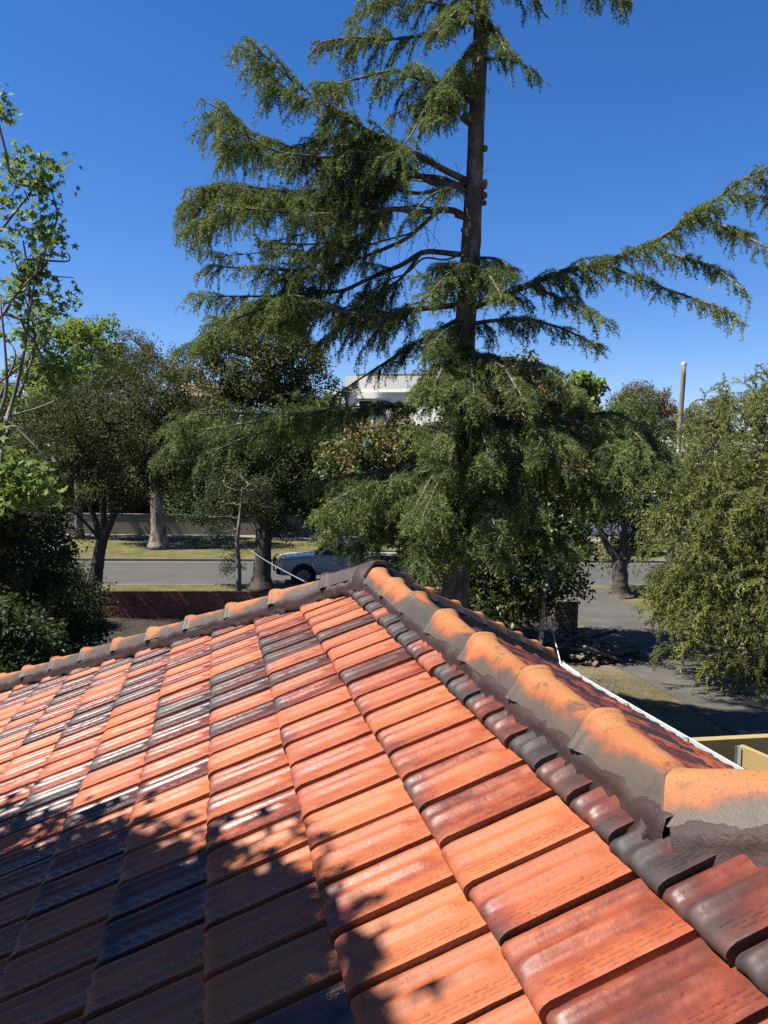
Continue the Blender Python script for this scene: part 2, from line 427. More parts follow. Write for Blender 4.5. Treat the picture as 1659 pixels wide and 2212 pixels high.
# driveway: crossover slopes down to the road, then curves along the yard towards the house side
dl = [rp(3.3, 0.0, .004), rp(4.2, -.9, .128)] + [gnd(*p, .128) for p in ((1215, 1308), (1262, 1350), (1292, 1392), (1318, 1436), (1380, 1462), (1450, 1503), (1560, 1570), (1680, 1640), (1800, 1720))]
dr = [rp(9.3, 0.0, .004), rp(8.3, -.9, .128)] + [gnd(*p, .128) for p in ((1372, 1312), (1408, 1330), (1434, 1356), (1466, 1385), (1510, 1412), (1560, 1436), (1660, 1478), (1760, 1530), (1880, 1600))]
V = []; F = []
for a, b in zip(dl, dr):
    for k in range(5): V.append(a + (b-a)*k/4)
for i in range(len(dl)-1):
    for k in range(4): F.append((i*5+k, i*5+k+1, i*5+k+6, i*5+k+5))
tag(mesh('driveway', V, F, M['driveway']), kind='structure')
slab('shade_dark_bed', [gnd(-700, 1420), gnd(700, 1420), rp(1.5, -6.4), rp(-16, -6.4)], .135, .05, M['shade_mulch'])  # dark sheet standing in for the shade under the left trees
slab('shade_dark_bed', [gnd(800, 1450), gnd(1280, 1436), gnd(1262, 1396), gnd(1238, 1356), gnd(1192, 1314), gnd(800, 1312)], .139, .05, M['shade_mulch'])  # planted bed behind the cedar, its shade painted in as dark colour
# rising ground beyond the far wall
V = []; F = []
prof = [(21.0, .1), (23, .9), (28, 2.2), (36, 3.0), (60, 3.4), (110, 3.2), (260, 2.5)]
for n, z in prof:
    for s in (-150, -60, 0, 60, 150): V.append(rp(s*(1+n/60), n, z))
for i in range(len(prof)-1):
    for k in range(4): F.append((i*5+k, i*5+k+1, i*5+k+6, i*5+k+5))
tag(mesh('hill', V, F, M['earth'], smooth=True), kind='structure')

# ---------------------------------------------------------------- the tiled house we stand on
RAZ = rad(-12.5)
E = np.array([math.sin(RAZ), math.cos(RAZ), 0]); L = np.array([-E[1], E[0], 0]); ZU = np.array([0, 0, 1.0])
RR, CREST, PL, TL, TR = 1.012, 3.85, 3.71, .48, .515
A_AP, A_CO, HK = 4.83, 1.462, 1.4
LEAVE, REAVE, A_BACK = 3.6, 2.35, -2.6
def lp(a, l, z): return E*a + L*(l-RR) + ZU*z
def zl(l): return PL - TL*l
def zr(l): return PL + TR*l          # l negative on the right face
house = empty('tiled_house', tuple(lp(3.0, 1.0, .12)), 'house with a glossy orange terracotta tiled hip roof in the foreground', 'house')
hinv = Matrix.Translation(-Vector(house.location))
def hpart(o, parent=None):
    """keep world placement under the house empty / a part sitting at the house origin"""
    o.parent = parent or house
    o.matrix_parent_inverse = hinv
    return o
LR = -.75                              # how far the left plane climbs past the corner
pts = dict(r0=lp(A_AP, 0, PL), r1=lp(A_CO, 0, PL), h1=lp(A_AP+LEAVE, LEAVE, zl(LEAVE)), n1=lp(A_BACK, LEAVE, zl(LEAVE)),
           c1=lp(A_CO+LR*HK, LR, zl(LR)), c2=lp(A_BACK, LR, zl(LR)), h2=lp(A_AP+REAVE, -REAVE, zr(-REAVE)), v2=lp(A_CO+.4, -REAVE, zr(-REAVE)), v3=lp(A_BACK, -REAVE, zr(-REAVE)))
K = list(pts); P_ = [pts[k] for k in K]; ix = {k: i for i, k in enumerate(K)}
fl = [('r0', 'h1', 'n1', 'c2', 'c1', 'r1'), ('r0', 'r1', 'v2', 'h2'), ('r0', 'h2', 'h1'), ('r1', 'c1', 'c2', 'v3', 'v2')]
F = [[ix[q] for q in f] for f in fl]
nV = len(P_); V = P_ + [p - ZU*.09 for p in P_]
F = F + [[i+nV for i in reversed(f)] for f in F]
roof = mesh('roof', V, F, M['deck']); roof.matrix_parent_inverse = hinv; roof.parent = house; roof.matrix_parent_inverse = hinv
roof['label'] = 'glossy terracotta tiled hip roof with orange and dark glazed tiles'
# walls
mb = MB()
mb.loft([[lp(A_AP+1.9, 2.9, z), lp(A_BACK, 2.9, z), lp(A_BACK, -1.85, z), lp(A_AP+1.3, -1.85, z)] for z in (.12, 2.28)])
hpart(mb.build('wall', M['brick']))
# ---- tile mesh
TW, TG = .204, .2906/math.cos(math.atan(TL))
WS = [0, .003, .008, .015, .023, .031, .039, .047, .055, .063, .071, .079, .087, .095, .103, .111, .119, .127, .135, .146, .170, .192, .1965]
def prof_z(w):
    z = .001 + .0165*w/.1965
    for c, hw, h in ((.026, .026, .0150), (.094, .029, .0165)):
        t = abs(w-c)/hw
        if t < 1: z += h*(.5+.5*math.cos(math.pi*t))
    if w > .194: z -= .0015
    return z
ZS = [prof_z(w) for w in WS]
US = [(.002, -.048), (-.007, -.032), (-.010, -.022), (-.009, -.013), (-.004, -.0062), (.006, -.0018), (.020, 0), (.05, 0), (.12, 0), (.20, 0), (.25, 0), (.268, 0), (.284, 0), (.298, 0), (.315, 0), (.372, 0)]
def tile_mesh(name, seed, base=.046, head=.004, length=.372, ribs=True):
    r = np.random.default_rng(seed)
    n = len(WS); V = []; F = []
    chip = -np.abs(r.normal(0, .0012, n))*(r.random(n) < .4)
    bow = r.uniform(-.001, .0012); tw = r.uniform(-.0015, .0015)
    for u, off in US:
        fade = min(1, max(0, (.305-u)/.04)); fade = fade*fade*(3-2*fade)
        for k_, (w, z) in enumerate(zip(WS, ZS)):
            zz = z
            if .064 < w < .124: zl0 = .001+.0165*w/.1965; zz = zl0 + (z-zl0)*fade
            if u < .010: zz = .008 + (zz-.008)*.8
            lift = base + (head-base)*max(0, u)/length
            V.append((u, TW/2-w-.002, lift+zz+off+bow*math.sin(u*9)+tw*(w/TW-.5)+r.normal()*.0003+(chip[k_] if u < .004 else 0)))
    for i in range(len(US)-1):
        for k in range(n-1):
            F.append((i*n+k, i*n+k+1, (i+1)*n+k+1, (i+1)*n+k))
    b = len(V)                                    # side skirts
    for side, dz in ((0, -.012), (n-1, -.034)):
        st = len(V)
        for i in range(len(US)):
            v = V[i*n+side]; V.append((v[0], v[1], max(v[2]+dz, -.002)))
        for i in range(len(US)-1):
            q = [i*n+side, (i+1)*n+side, st+i+1, st+i]
            F.append(q if side else q[::-1])
    F = [f[::-1] for f in F[:(len(US)-1)*(n-1)]] + F[(len(US)-1)*(n-1):]
    # keyed ribs along the near edge
    for row, w in enumerate((.148, .1615, .175) if ribs else ()):
        u = .018 + row*.013
        while u < .30:
            u1 = u+.033
            zz = lambda uu: base + (head-base)*uu/length + prof_z(w+.004)
            y0, y1 = TW/2-w, TW/2-w-.0075
            st = len(V)
            V += [(u, y0, zz(u)), (u1, y0, zz(u1)), (u1, y1, zz(u1)), (u, y1, zz(u)),
                  (u+.003, y0-.002, zz(u)+.0022), (u1-.003, y0-.002, zz(u1)+.0022), (u1-.003, y1+.002, zz(u1)+.0022), (u+.003, y1+.002, zz(u)+.0022)]
            F += [[st+q for q in f] for f in ((4, 7, 6, 5), (0, 4, 5, 1), (1, 5, 6, 2), (2, 6, 7, 3), (3, 7, 4, 0))]
            u += .041
    me = bpy.data.meshes.new(name)
    me.from_pydata(V, [], F); me.update()
    bm = bmesh.new(); bm.from_mesh(me)
    bmesh.ops.recalc_face_normals(bm, faces=bm.faces)
    up = sum(1 if f.normal.z > 0 else -1 for f in bm.faces)
    if up < 0: bmesh.ops.reverse_faces(bm, faces=bm.faces)
    bm.to_mesh(me); bm.free()
    me.polygons.foreach_set('use_smooth', [True]*len(me.polygons))
    me.materials.append(M['tile'])
    return me
TM = [tile_mesh('roof_tile', s) for s in range(5)]
WS_, ZS_, US_ = WS, ZS, US
WS, ZS, US = WS[::3]+[WS[-1]], ZS[::3]+[ZS[-1]], [US[0], US[3], US[6], US[-1]]
TLOW = tile_mesh('roof_tile_plain', 0, ribs=False)
WS, ZS, US = WS_, ZS_, US_
for me in TM:
    me.set_sharp_from_angle(angle=rad(42)) if hasattr(me, 'set_sharp_from_angle') else None
def frame(face):
    t = TL if face == 'L' else TR
    c = 1/math.sqrt(1+t*t)
    u = (-L*c if face == 'L' else L*c) + ZU*t*c
    v = E.copy() if face == 'L' else -E
    n = np.cross(u, v)
    return u, v, n
tiles = []       # (visible weight, matrix, mesh, planes, color)
def place(face, row, lnose, a, dark=0.0):
    u, v, n = frame(face)
    t = TL if face == 'L' else TR
    z = PL - t*abs(lnose) if lnose*(1 if face == 'L' else -1) > 0 else PL + t*abs(lnose)
    o = lp(a, lnose, z)
    Mx = Matrix.Identity(4)
    for i in range(3):
        Mx[i][0], Mx[i][1], Mx[i][2], Mx[i][3] = u[i], v[i], n[i], o[i]
    jit = Matrix.Translation((R_.gauss(0, .0032), R_.gauss(0, .0014), R_.gauss(0, .0018))) @ Matrix.Rotation(R_.gauss(0, .007), 4, 'Z') @ Matrix.Rotation(R_.gauss(0, .006), 4, 'Y') @ Matrix.Rotation(R_.gauss(0, .008), 4, 'X')
    Mx = Mx @ jit
    # clip planes in world: keep side where (p-co).no < 0
    planes = []
    corners = [np.array(Mx @ Vector(q)) for q in ((0, .1, 0), (0, -.1, 0), (.37, .1, 0), (.37, -.1, 0))]
    def need(co, no):
        d = [(c-co) @ no for c in corners]
        if max(d) > .012:
            planes.append((co, no))
            if min(d) > -.02: return False
        return True
    ok = True
    if face == 'L':
        no = (E-L)/math.sqrt(2); ok = need(lp(A_AP, 0, 0), no)
        if ok and a > A_CO: ok = need(lp(0, .01, 0), -L)
        elif ok:
            d = -E*HK - L; d /= np.linalg.norm(d); no = np.cross(d, ZU); no = no if no @ -L > 0 else -no
            ok = need(lp(A_CO, 0, 0), no)
    else:
        no = (E+L)/math.sqrt(2); ok = need(lp(A_AP, 0, 0), no)
        if ok: ok = need(lp(0, -.01, 0), L)
    if not ok: return
    q = proj(np.array(corners))
    vis = 0
    if (q[:, 2] > .2).all():
        inside = (q[:, 0] > -60) & (q[:, 0] < 1720) & (q[:, 1] > 900) & (q[:, 1] < 2290)
        if inside.any():
            w = q[:, 0].max()-q[:, 0].min(); h = q[:, 1].max()-q[:, 1].min(); vis = w*h
            if face == 'R': vis *= .25
    # kiln flash per tile
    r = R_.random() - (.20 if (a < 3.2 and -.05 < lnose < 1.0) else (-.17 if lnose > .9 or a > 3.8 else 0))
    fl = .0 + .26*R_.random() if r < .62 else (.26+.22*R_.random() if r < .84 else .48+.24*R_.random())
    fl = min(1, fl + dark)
    col = (fl, R_.random(), R_.random(), 1)
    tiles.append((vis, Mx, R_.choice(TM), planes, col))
for k in range(-3, 13):
    ln = .130 + .2906*k
    if ln > LEAVE-.02: continue
    off = 1.401 - .102 + (0 if k % 2 else .102)
    n0 = -14 if k < 8 else 0
    for j in range(n0, 40):
        a = off + .204*j
        if a > A_AP + max(ln, 0) + .4: break
        if a < (-.9 if ln < 1.4 else .9): continue
        dark = 0.0
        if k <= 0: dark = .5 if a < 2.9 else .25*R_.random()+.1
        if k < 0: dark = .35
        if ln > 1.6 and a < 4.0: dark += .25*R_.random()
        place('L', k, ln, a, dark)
for k in range(0, 8):
    ln = -(.130 + .2906*k)
    off = 1.4 + (.102 if k % 2 else 0)
    for j in range(0, 40):
        a = off + .204*j
        if a > A_AP + abs(ln) + .4: break
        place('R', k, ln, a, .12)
tiles.sort(key=lambda t: -t[0])
NT = 298
def tile_geo(t):
    bm = bmesh.new(); bm.from_mesh(t[2] if t[0] > 0 else TLOW)
    inv = t[1].inverted()
    for co, no in t[3]:
        bmesh.ops.bisect_plane(bm, geom=bm.verts[:]+bm.edges[:]+bm.faces[:], plane_co=inv @ Vector(co), plane_no=inv.to_3x3() @ Vector(no), clear_outer=True)
    return bm
for t in tiles[:NT]:
    if t[3]:
        bm = tile_geo(t); me = t[2].copy(); bm.to_mesh(me); bm.free()
    else: me = t[2]
    if not len(me.polygons): continue
    o = bpy.data.objects.new('roof_tile', me); link(o)
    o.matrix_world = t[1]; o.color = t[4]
    o.parent = roof; o.matrix_parent_inverse = Matrix.Identity(4)
VV, FF, C1, C2 = [], [], [], []
for t in tiles[NT:]:
    bm = tile_geo(t); bm.verts.ensure_lookup_table(); b = len(VV)
    for v in bm.verts:
        VV.append(tuple(t[1] @ v.co)); C1.append(t[4]); C2.append(tuple(v.co))
    for f in bm.faces: FF.append([b+v.index for v in f.verts])
    bm.free()
o = mesh('roof_tiles_beyond', VV, FF, M['tile_j'], roof, smooth=True)
a1 = o.data.attributes.new('tcol', 'FLOAT_COLOR', 'POINT'); a1.data.foreach_set('color', np.array(C1, np.float32).ravel())
a2 = o.data.attributes.new('tloc', 'FLOAT_VECTOR', 'POINT'); a2.data.foreach_set('vector', np.array(C2, np.float32).ravel())
if hasattr(o.data, 'set_sharp_from_angle'): o.data.set_sharp_from_angle(angle=rad(42))
tag(o, kind='stuff')
# roof sits at world coordinates: undo the empty's offset for its sub-parts
# ---- ridge and hip caps
CAPY = [0, .018, .031, .039, .045, .058, .071, .084]
CAPZ = [0, -.0010, -.0050, -.0110, -.0190, -.0390, -.0590, -.079]
def cap_mesh(name, length, collar=True, seed=0):
    r = np.random.default_rng(seed)
    ys = [-y for y in CAPY[::-1]] + CAPY[1:]; zs = CAPZ[::-1] + CAPZ[1:]
    # stations along x with a raised double collar at the start
    st = [(0, .012), (.003, .019), (.012, .0225), (.022, .019), (.028, .0125), (.035, .0145), (.045, .0135), (.056, .007), (.068, .003)]
    if not collar: st = [(0, .003), (.02, .003), (.064, .003)]
    k = 12
    st += [(.068+(length-.068)*i/k, .003-.005*i/k) for i in range(1, k+1)]
    V = []; F = []; n = len(ys)
    for x, d in st:
        for y, z in zip(ys, zs):
            f = 1 + d/.085
            dn = .0016*math.sin(x*17+seed*2.1+y*30)+.0010*math.sin(x*41+y*55+seed)
            V.append((x+r.normal()*.0008, y*(f+dn*4), (z+.077)*f-.077+r.normal()*.0005))
    for i in range(len(st)-1):
        for q in range(n-1): F.append((i*n+q, (i+1)*n+q, (i+1)*n+q+1, i*n+q+1))
    # end thickness
    for i in (0, len(st)-1):
        b = len(V)
        for q in range(n):
            v = V[i*n+q]; V.append((v[0], v[1]*.84, (v[2]+.077)*.84-.081))
        for q in range(n-1):
            f = (i*n+q, i*n+q+1, b+q+1, b+q); F.append(f if i == 0 else f[::-1])
    me = bpy.data.meshes.new(name); me.from_pydata(V, [], F); me.update()
    bm = bmesh.new(); bm.from_mesh(me); bmesh.ops.recalc_face_normals(bm, faces=bm.faces)
    if sum(f.normal.z for f in bm.faces) < 0: bmesh.ops.reverse_faces(bm, faces=bm.faces)
    bm.to_mesh(me); bm.free()
    me.polygons.foreach_set('use_smooth', [True]*len(me.polygons))
    me.materials.append(M['cap'])
    if hasattr(me, 'set_sharp_from_angle'): me.set_sharp_from_angle(angle=rad(50))
    return me
def unit3(v): return v/np.linalg.norm(v)
def put_cap(me, p, d, color, roll=0.0, name='ridge_cap'):
    d = np.asarray(d)/np.linalg.norm(d)
    y = np.cross(ZU, d); y /= np.linalg.norm(y); z = np.cross(d, y)
    Mx = Matrix.Identity(4)
    for i in range(3): Mx[i][0], Mx[i][1], Mx[i][2], Mx[i][3] = d[i], y[i], z[i], p[i]
    Mx = Mx @ Matrix.Rotation(roll, 4, 'X')
    o = bpy.data.objects.new(name, me); link(o); o.matrix_world = Mx; o.color = color
    o.parent = roof
    return o
capR = [cap_mesh('ridge_cap', .50, seed=s) for s in (1, 2)]
starts = [4.68, 4.24, 3.75, 3.263, 2.775, 2.275, 1.832]
cflash = [.05, .0, .62, .22, .10, .14, .2]
for i, a in enumerate(starts):
    ln = (starts[i+1] if i+1 < len(starts) else 1.462) - a
    me = capR[i % 2] if i < 6 else cap_mesh('ridge_cap', .40, seed=5)
    tilt = .042
    put_cap(me, lp(a, 0, CREST + .009), -E - ZU*tilt, (cflash[i], 0, R_.random(), 1), R_.gauss(0, .02))
HD = (L+E) - ZU*TL                      # down the left hip
hl = np.linalg.norm(HD)
capH = [cap_mesh('hip_cap', .47, seed=s) for s in (3, 4)]
for i in range(12):
    s_low = .60 + .298*i
    p = lp(A_AP, 0, CREST + .042) + HD*s_low
    if s_low > 3.62: break
    put_cap(capH[i % 2], p+ZU*.006, unit3(-HD) - ZU*.035, (.12+.25*R_.random(), 0, R_.random(), 1), R_.gauss(0, .02), 'hip_cap')
HR = (-L+E) - ZU*TR
for i in range(8):
    s_low = .52 + .30*i
    if s_low > 2.42: break
    p = lp(A_AP, 0, CREST + .03) + HR*s_low
    put_cap(capH[i % 2], p+ZU*.006, unit3(-HR) - ZU*.035, (.05+.3*R_.random(), 0, R_.random(), 1), R_.gauss(0, .02), 'hip_cap')
# the big cap that turns off to the right at the near corner
HN = -E*HK - L + ZU*TL
me = cap_mesh('hip_cap', .62, seed=9, collar=False)
o = put_cap(me, lp(A_CO+.03, .02, CREST-.012), HN, (.1, 0, .37, 1), -.06, 'hip_cap')
o.scale = (1, 1.15, 1.15)
# ---- bedding mortar
def mortar(name, p0, d, length, side, drop=.085, seed=0, top=-.074, y0=.081, y1=.094, out=None):
    """strip hugging the cap's lower edge on one side; ragged lower lip"""
    r = np.random.default_rng(seed)
    d = np.asarray(d)/np.linalg.norm(d); y = np.cross(ZU, d); y /= np.linalg.norm(y); y = y*side
    z = np.cross(d, y*side); 
    n = int(length/.012)+2
    lowr = np.interp(np.arange(n), np.arange(0, n+8, 4), r.normal(0, .012, len(np.arange(0, n+8, 4)))) + r.normal(0, .003, n)
    V = []; F = []
    for i in range(n):
        x = length*i/(n-1); lo = drop + lowr[i]
        b = p0 + d*x
        bul = .006*math.sin(i*.21+seed)+r.normal()*.0016
        for (yy, zz) in ((y0-.03, top+.012), (y0+.004, top+lowr[-1-i]*.7), (y0+.010+bul, top-lo*.35), (y1-.006+bul, top-lo*.7), (y1+.004, top-lo), (y1-.03, top-lo-.025)):
            V.append(b + y*yy + z*zz)
    for i in range(n-1):
        for k in range(5):
            f = (i*6+k, i*6+k+1, (i+1)*6+k+1, (i+1)*6+k); F.append(f if side > 0 else f[::-1])
    o = mesh(name, V, F, M['mortar'], roof, smooth=True)
    return o
mortar('mortar_bed', lp(A_AP-.1, 0, CREST), -E, A_AP-.1-A_CO+.06, -1, .078, 1)
mortar('mortar_bed', lp(A_AP-.1, 0, CREST), -E, A_AP-.1-A_CO+.06, 1, .078, 2)
mortar('mortar_bed', lp(A_AP, 0, CREST+.042)+HD*.04, HD, (3.6-.04)*hl, -1, .085, 3)
mortar('mortar_bed', lp(A_AP, 0, CREST+.042)+HD*.04, HD, (3.6-.04)*hl, 1, .085, 4)
mortar('mortar_bed', lp(A_AP, 0, CREST+.03)+HR*.04, HR, 2.3*np.linalg.norm(HR), 1, .085, 5)
mortar('mortar_bed', lp(A_AP, 0, CREST+.03)+HR*.04, HR, 2.3*np.linalg.norm(HR), -1, .085, 6)
hn = HN/np.linalg.norm(HN)
mortar('mortar_bed', lp(A_CO+.0, .02, CREST-.012), HN, .66, 1, .10, 7, -.078, .088, .112)
mortar('mortar_bed', lp(A_CO+.0, .02, CREST-.012), HN, .66, -1, .10, 8, -.078, .088, .112)
# mitre plug of mortar in the corner and apex boss
def lump(name, c, rx, ry, rz, seed, mat, parent, dirx=E, amp=.12):
    r = np.random.default_rng(seed); V = []; F = []
    nu, nv = 20, 10
    dx = dirx/np.linalg.norm(dirx); dy = np.cross(ZU, dx)
    ph = r.uniform(0, 6, 6)
    for j in range(nv+1):
        t = math.pi/2*j/nv
        for i in range(nu):
            q = 2*math.pi*i/nu
            f = 1 + amp*(math.sin(2*q+ph[0])*.5+math.sin(3*q+ph[1])*.4+.4*math.sin(5*q+ph[2]+3*t))
            V.append(c + dx*(rx*f*math.cos(q)*math.cos(t)) + dy*(ry*f*math.sin(q)*math.cos(t)) + ZU*(rz*math.sin(t)**.8*(1+r.normal()*.02)))
    for j in range(nv):
        for i in range(nu): F.append((j*nu+i, j*nu+(i+1) % nu, (j+1)*nu+(i+1) % nu, (j+1)*nu+i))
    return mesh(name, V, F, mat, parent, smooth=True)
# apex: a painted Y-piece made of three short arms meeting in a boss
apx = lp(A_AP, 0, CREST)
lump('apex_boss', lp(A_AP+.0, 0, CREST-.13), .17, .15, .175, 3, M['mortar'], roof, E, .08)
for d, ln in ((HD, .42), (HR, .40), (-E, .16)):
    dd = d/np.linalg.norm(d)
    me = cap_mesh('apex_arm', ln, seed=21); me.materials.clear(); me.materials.append(M['mortar'])
    p = apx + ZU*(.052 if d is not -E else .03) + dd*ln
    put_cap(me, p, -dd, (0, 0, 0, 1), 0, 'apex_arm')
mb = MB()          # mitre wedge where the two runs of caps meet
w0 = lp(A_CO+.035, .0, CREST); rr_ = np.random.default_rng(4); secs = []
for t in np.linspace(0, 1, 14):
    c = w0 + L*(.030+.088*t+rr_.normal()*.002) + ZU*(-.028-.135*t) - E*(.012+.006*t)
    wd = .005 + .030*t + rr_.normal()*.0025
    secs.append([c-E*wd, c+L*.009+ZU*.004+E*rr_.normal()*.004, c+E*wd, c-L*.05-ZU*.03])
mb.loft(secs); o = mb.build('mortar_wedge', M['mortar'], roof, smooth=True)
# everything under roof was placed in world space
for o in list(roof.children):
    o.matrix_parent_inverse = Matrix.Identity(4)
roof.location = house.location if False else (0, 0, 0)
# ---- gutter along the right eave
gx = -REAVE - .02; gz = zr(-REAVE) + .005
def gutter_run(a0, a1):
    prof = [(.0, .0), (.0, -.10), (-.115, -.10), (-.125, -.035), (-.125, .004), (-.118, .010), (-.110, .006), (-.113, -.034), (-.106, -.092), (-.010, -.092), (-.010, .0)]
    mb = MB()
    mb.loft([[lp(a, gx + p[0], gz + p[1]) for p in prof] for a in np.linspace(a0, a1, 12)])
    return mb
gut = hpart(gutter_run(1.0, A_AP+REAVE+.02).build('gutter', M['gutter']))
for i in range(7):
    a = 1.6 + .86*i
    mb = MB(); mb.box(lp(a, gx-.062, gz+.006), (.128, .022, .004), rotz(-RAZ)); o = mb.build('gutter_bracket', M['metal_grey']); o.parent = gut; o.matrix_parent_inverse = Matrix.Identity(4)
mb = MB(); mb.loft([[lp(a, gx+.022, gz+.0), lp(a, gx+.022, gz-.19), lp(a, gx+.002, gz-.19), lp(a, gx+.002, gz)] for a in (1.0, A_AP+REAVE)])
hpart(mb.build('fascia_board', M['fascia']))

# ---------------------------------------------------------------- foliage tools
def unit(a): return a/(np.linalg.norm(a, axis=-1, keepdims=True)+1e-9)
def kites(pos, tang, nrm, Ln, Wd, fold=.0):
    """one kite-shaped leaf per row"""
    tang = unit(tang); side = unit(np.cross(nrm, tang)); Ln = np.asarray(Ln)[:, None]; Wd = np.asarray(Wd)[:, None]
    up = np.cross(tang, side)
    a = pos; b = pos + tang*Ln*.42 + side*Wd*.5 + up*Wd*fold; c = pos + tang*Ln; d = pos + tang*Ln*.42 - side*Wd*.5 + up*Wd*fold
    V = np.stack([a, b, c, d], 1).reshape(-1, 3)
    F = np.arange(len(pos)*4).reshape(-1, 4)
    return V, F
def blades(pos, tang, nrm, Ln, Wd):
    tang = unit(tang); side = unit(np.cross(nrm, tang)); Ln = np.asarray(Ln)[:, None]; Wd = np.asarray(Wd)[:, None]
    V = np.stack([pos - side*Wd*.5, pos + side*Wd*.5, pos + tang*Ln], 1).reshape(-1, 3)
    return V, np.arange(len(pos)*3).reshape(-1, 3)
def rdir(n): return unit(rng.normal(size=(n, 3)))
def tubes(A, B, ra, rb, n=5):
    """many separate tapered segments in one mesh (A,B: k x 3)"""
    A = np.asarray(A, float); B = np.asarray(B, float); ra = np.asarray(ra)[:, None]; rb = np.asarray(rb)[:, None]
    t = unit(B-A); ref = np.where(np.abs(t[:, 2:3]) < .9, np.array([[0, 0, 1.]]), np.array([[1., 0, 0]]))
    a = unit(np.cross(t, ref)); b = np.cross(t, a); k = len(A); V = np.zeros((k, 2*n, 3)); F = np.zeros((k, n, 4), int)
    B = B + t*rb*.4
    for i in range(n):
        q = 2*math.pi*i/n; d = math.cos(q)*a+math.sin(q)*b
        V[:, i] = A+d*ra; V[:, n+i] = B+d*rb
        F[:, i] = np.stack([np.full(k, i), np.full(k, (i+1) % n), np.full(k, n+(i+1) % n), np.full(k, n+i)], -1)
    F = F + (np.arange(k)*2*n)[:, None, None]
    return V.reshape(-1, 3), F.reshape(-1, 4)
def smooth_poly(P, n):
    P = np.asarray(P, float); d = np.r_[0, np.cumsum(np.linalg.norm(np.diff(P, axis=0), axis=1))]
    x = np.linspace(0, d[-1], n); Q = np.stack([np.interp(x, d, P[:, i]) for i in range(P.shape[1])], -1)
    for _ in range(2): Q[1:-1] = .25*Q[:-2]+.5*Q[1:-1]+.25*Q[2:]
    return Q
def blob_pts(blobs, n, shell=.35):
    """blobs: (center, radii) ellipsoids; points spread through their outer volume"""
    vol = np.array([r[0]*r[1]*r[2] for c, r in blobs])**.75; vol /= vol.sum(); out = []
    for (c, r), v in zip(blobs, vol):
        k = max(1, int(round(n*v))); d = rdir(k); q = rng.uniform(shell, 1, (k, 1))**.6
        lum = 1 + .18*np.sin(d[:, :1]*5+c[0])*np.cos(d[:, 2:]*4.3+c[2])
        out.append(np.asarray(c)+d*q*lum*np.asarray(r))
    return np.concatenate(out)
def pblob(px, py, rx, ry, Y, ry_m=None):
    c = at(px, py, Y); k = Y/FPX
    return (c, (rx*k, ry_m if ry_m else (rx+ry)*.5*k, ry*k))
def skeleton(trunk, targets, twig=.010, pw=.46, up=.10):
    nodes = [tuple(p) for p in trunk]; par = list(range(-1, len(trunk)-1)); T = np.asarray(trunk)
    d = np.min(np.linalg.norm(targets[:, None]-T[None], axis=2), axis=1)
    NA = np.zeros((len(trunk)+2*len(targets), 3)); NA[:len(trunk)] = T; cnt = len(trunk); dep = np.zeros(len(NA)); leaf = []
    for i in np.argsort(d):
        p = targets[i]; q = NA[:cnt]; v = q-p
        dist = np.linalg.norm(v, axis=1) + .25*dep[:cnt] + np.maximum(0, v[:, 2])*.6
        j = int(np.argmin(dist))
        mid = (NA[j]+p)/2 + rng.normal(0, .06, 3)*np.linalg.norm(v[j]) + np.array([0, 0, -up*np.linalg.norm(v[j])])
        NA[cnt] = mid; par.append(j); dep[cnt] = dep[j]+np.linalg.norm(mid-NA[j])
        NA[cnt+1] = p; par.append(cnt); dep[cnt+1] = dep[cnt]+np.linalg.norm(mid-p); leaf.append(cnt+1); cnt += 2
    w = np.zeros(cnt)
    for i in leaf: w[i] += 1
    for i in range(cnt-1, 0, -1):
        if par[i] >= 0: w[par[i]] += w[i]
    return NA[:cnt], np.array(par), twig*np.maximum(w, 1)**pw, len(trunk)
def trunk_tube(P, r0, r1, n=28, sides=12, flare=1.5, noise=.08):
    Q = smooth_poly(P, n); rr = np.linspace(r0, r1, n); rr[:4] *= np.linspace(flare, 1.05, 4); mb = MB(); mb.tube(Q, rr, sides)
    V = np.array(mb.V); k = len(Q)*sides
    q = np.repeat(Q, sides, 0); d = V[:k]-q; ph = rng.uniform(0, 6, 3); h = np.arange(k)//sides; s = np.arange(k) % sides
    f = 1 + noise*(np.sin(s*2.1+ph[0]+h*.25)+np.sin(s*3.3+ph[1]-h*.4)*.7) + rng.normal(0, noise*.35, k)
    V[:k] = q + d*f[:, None]
    return V, mb.F, Q
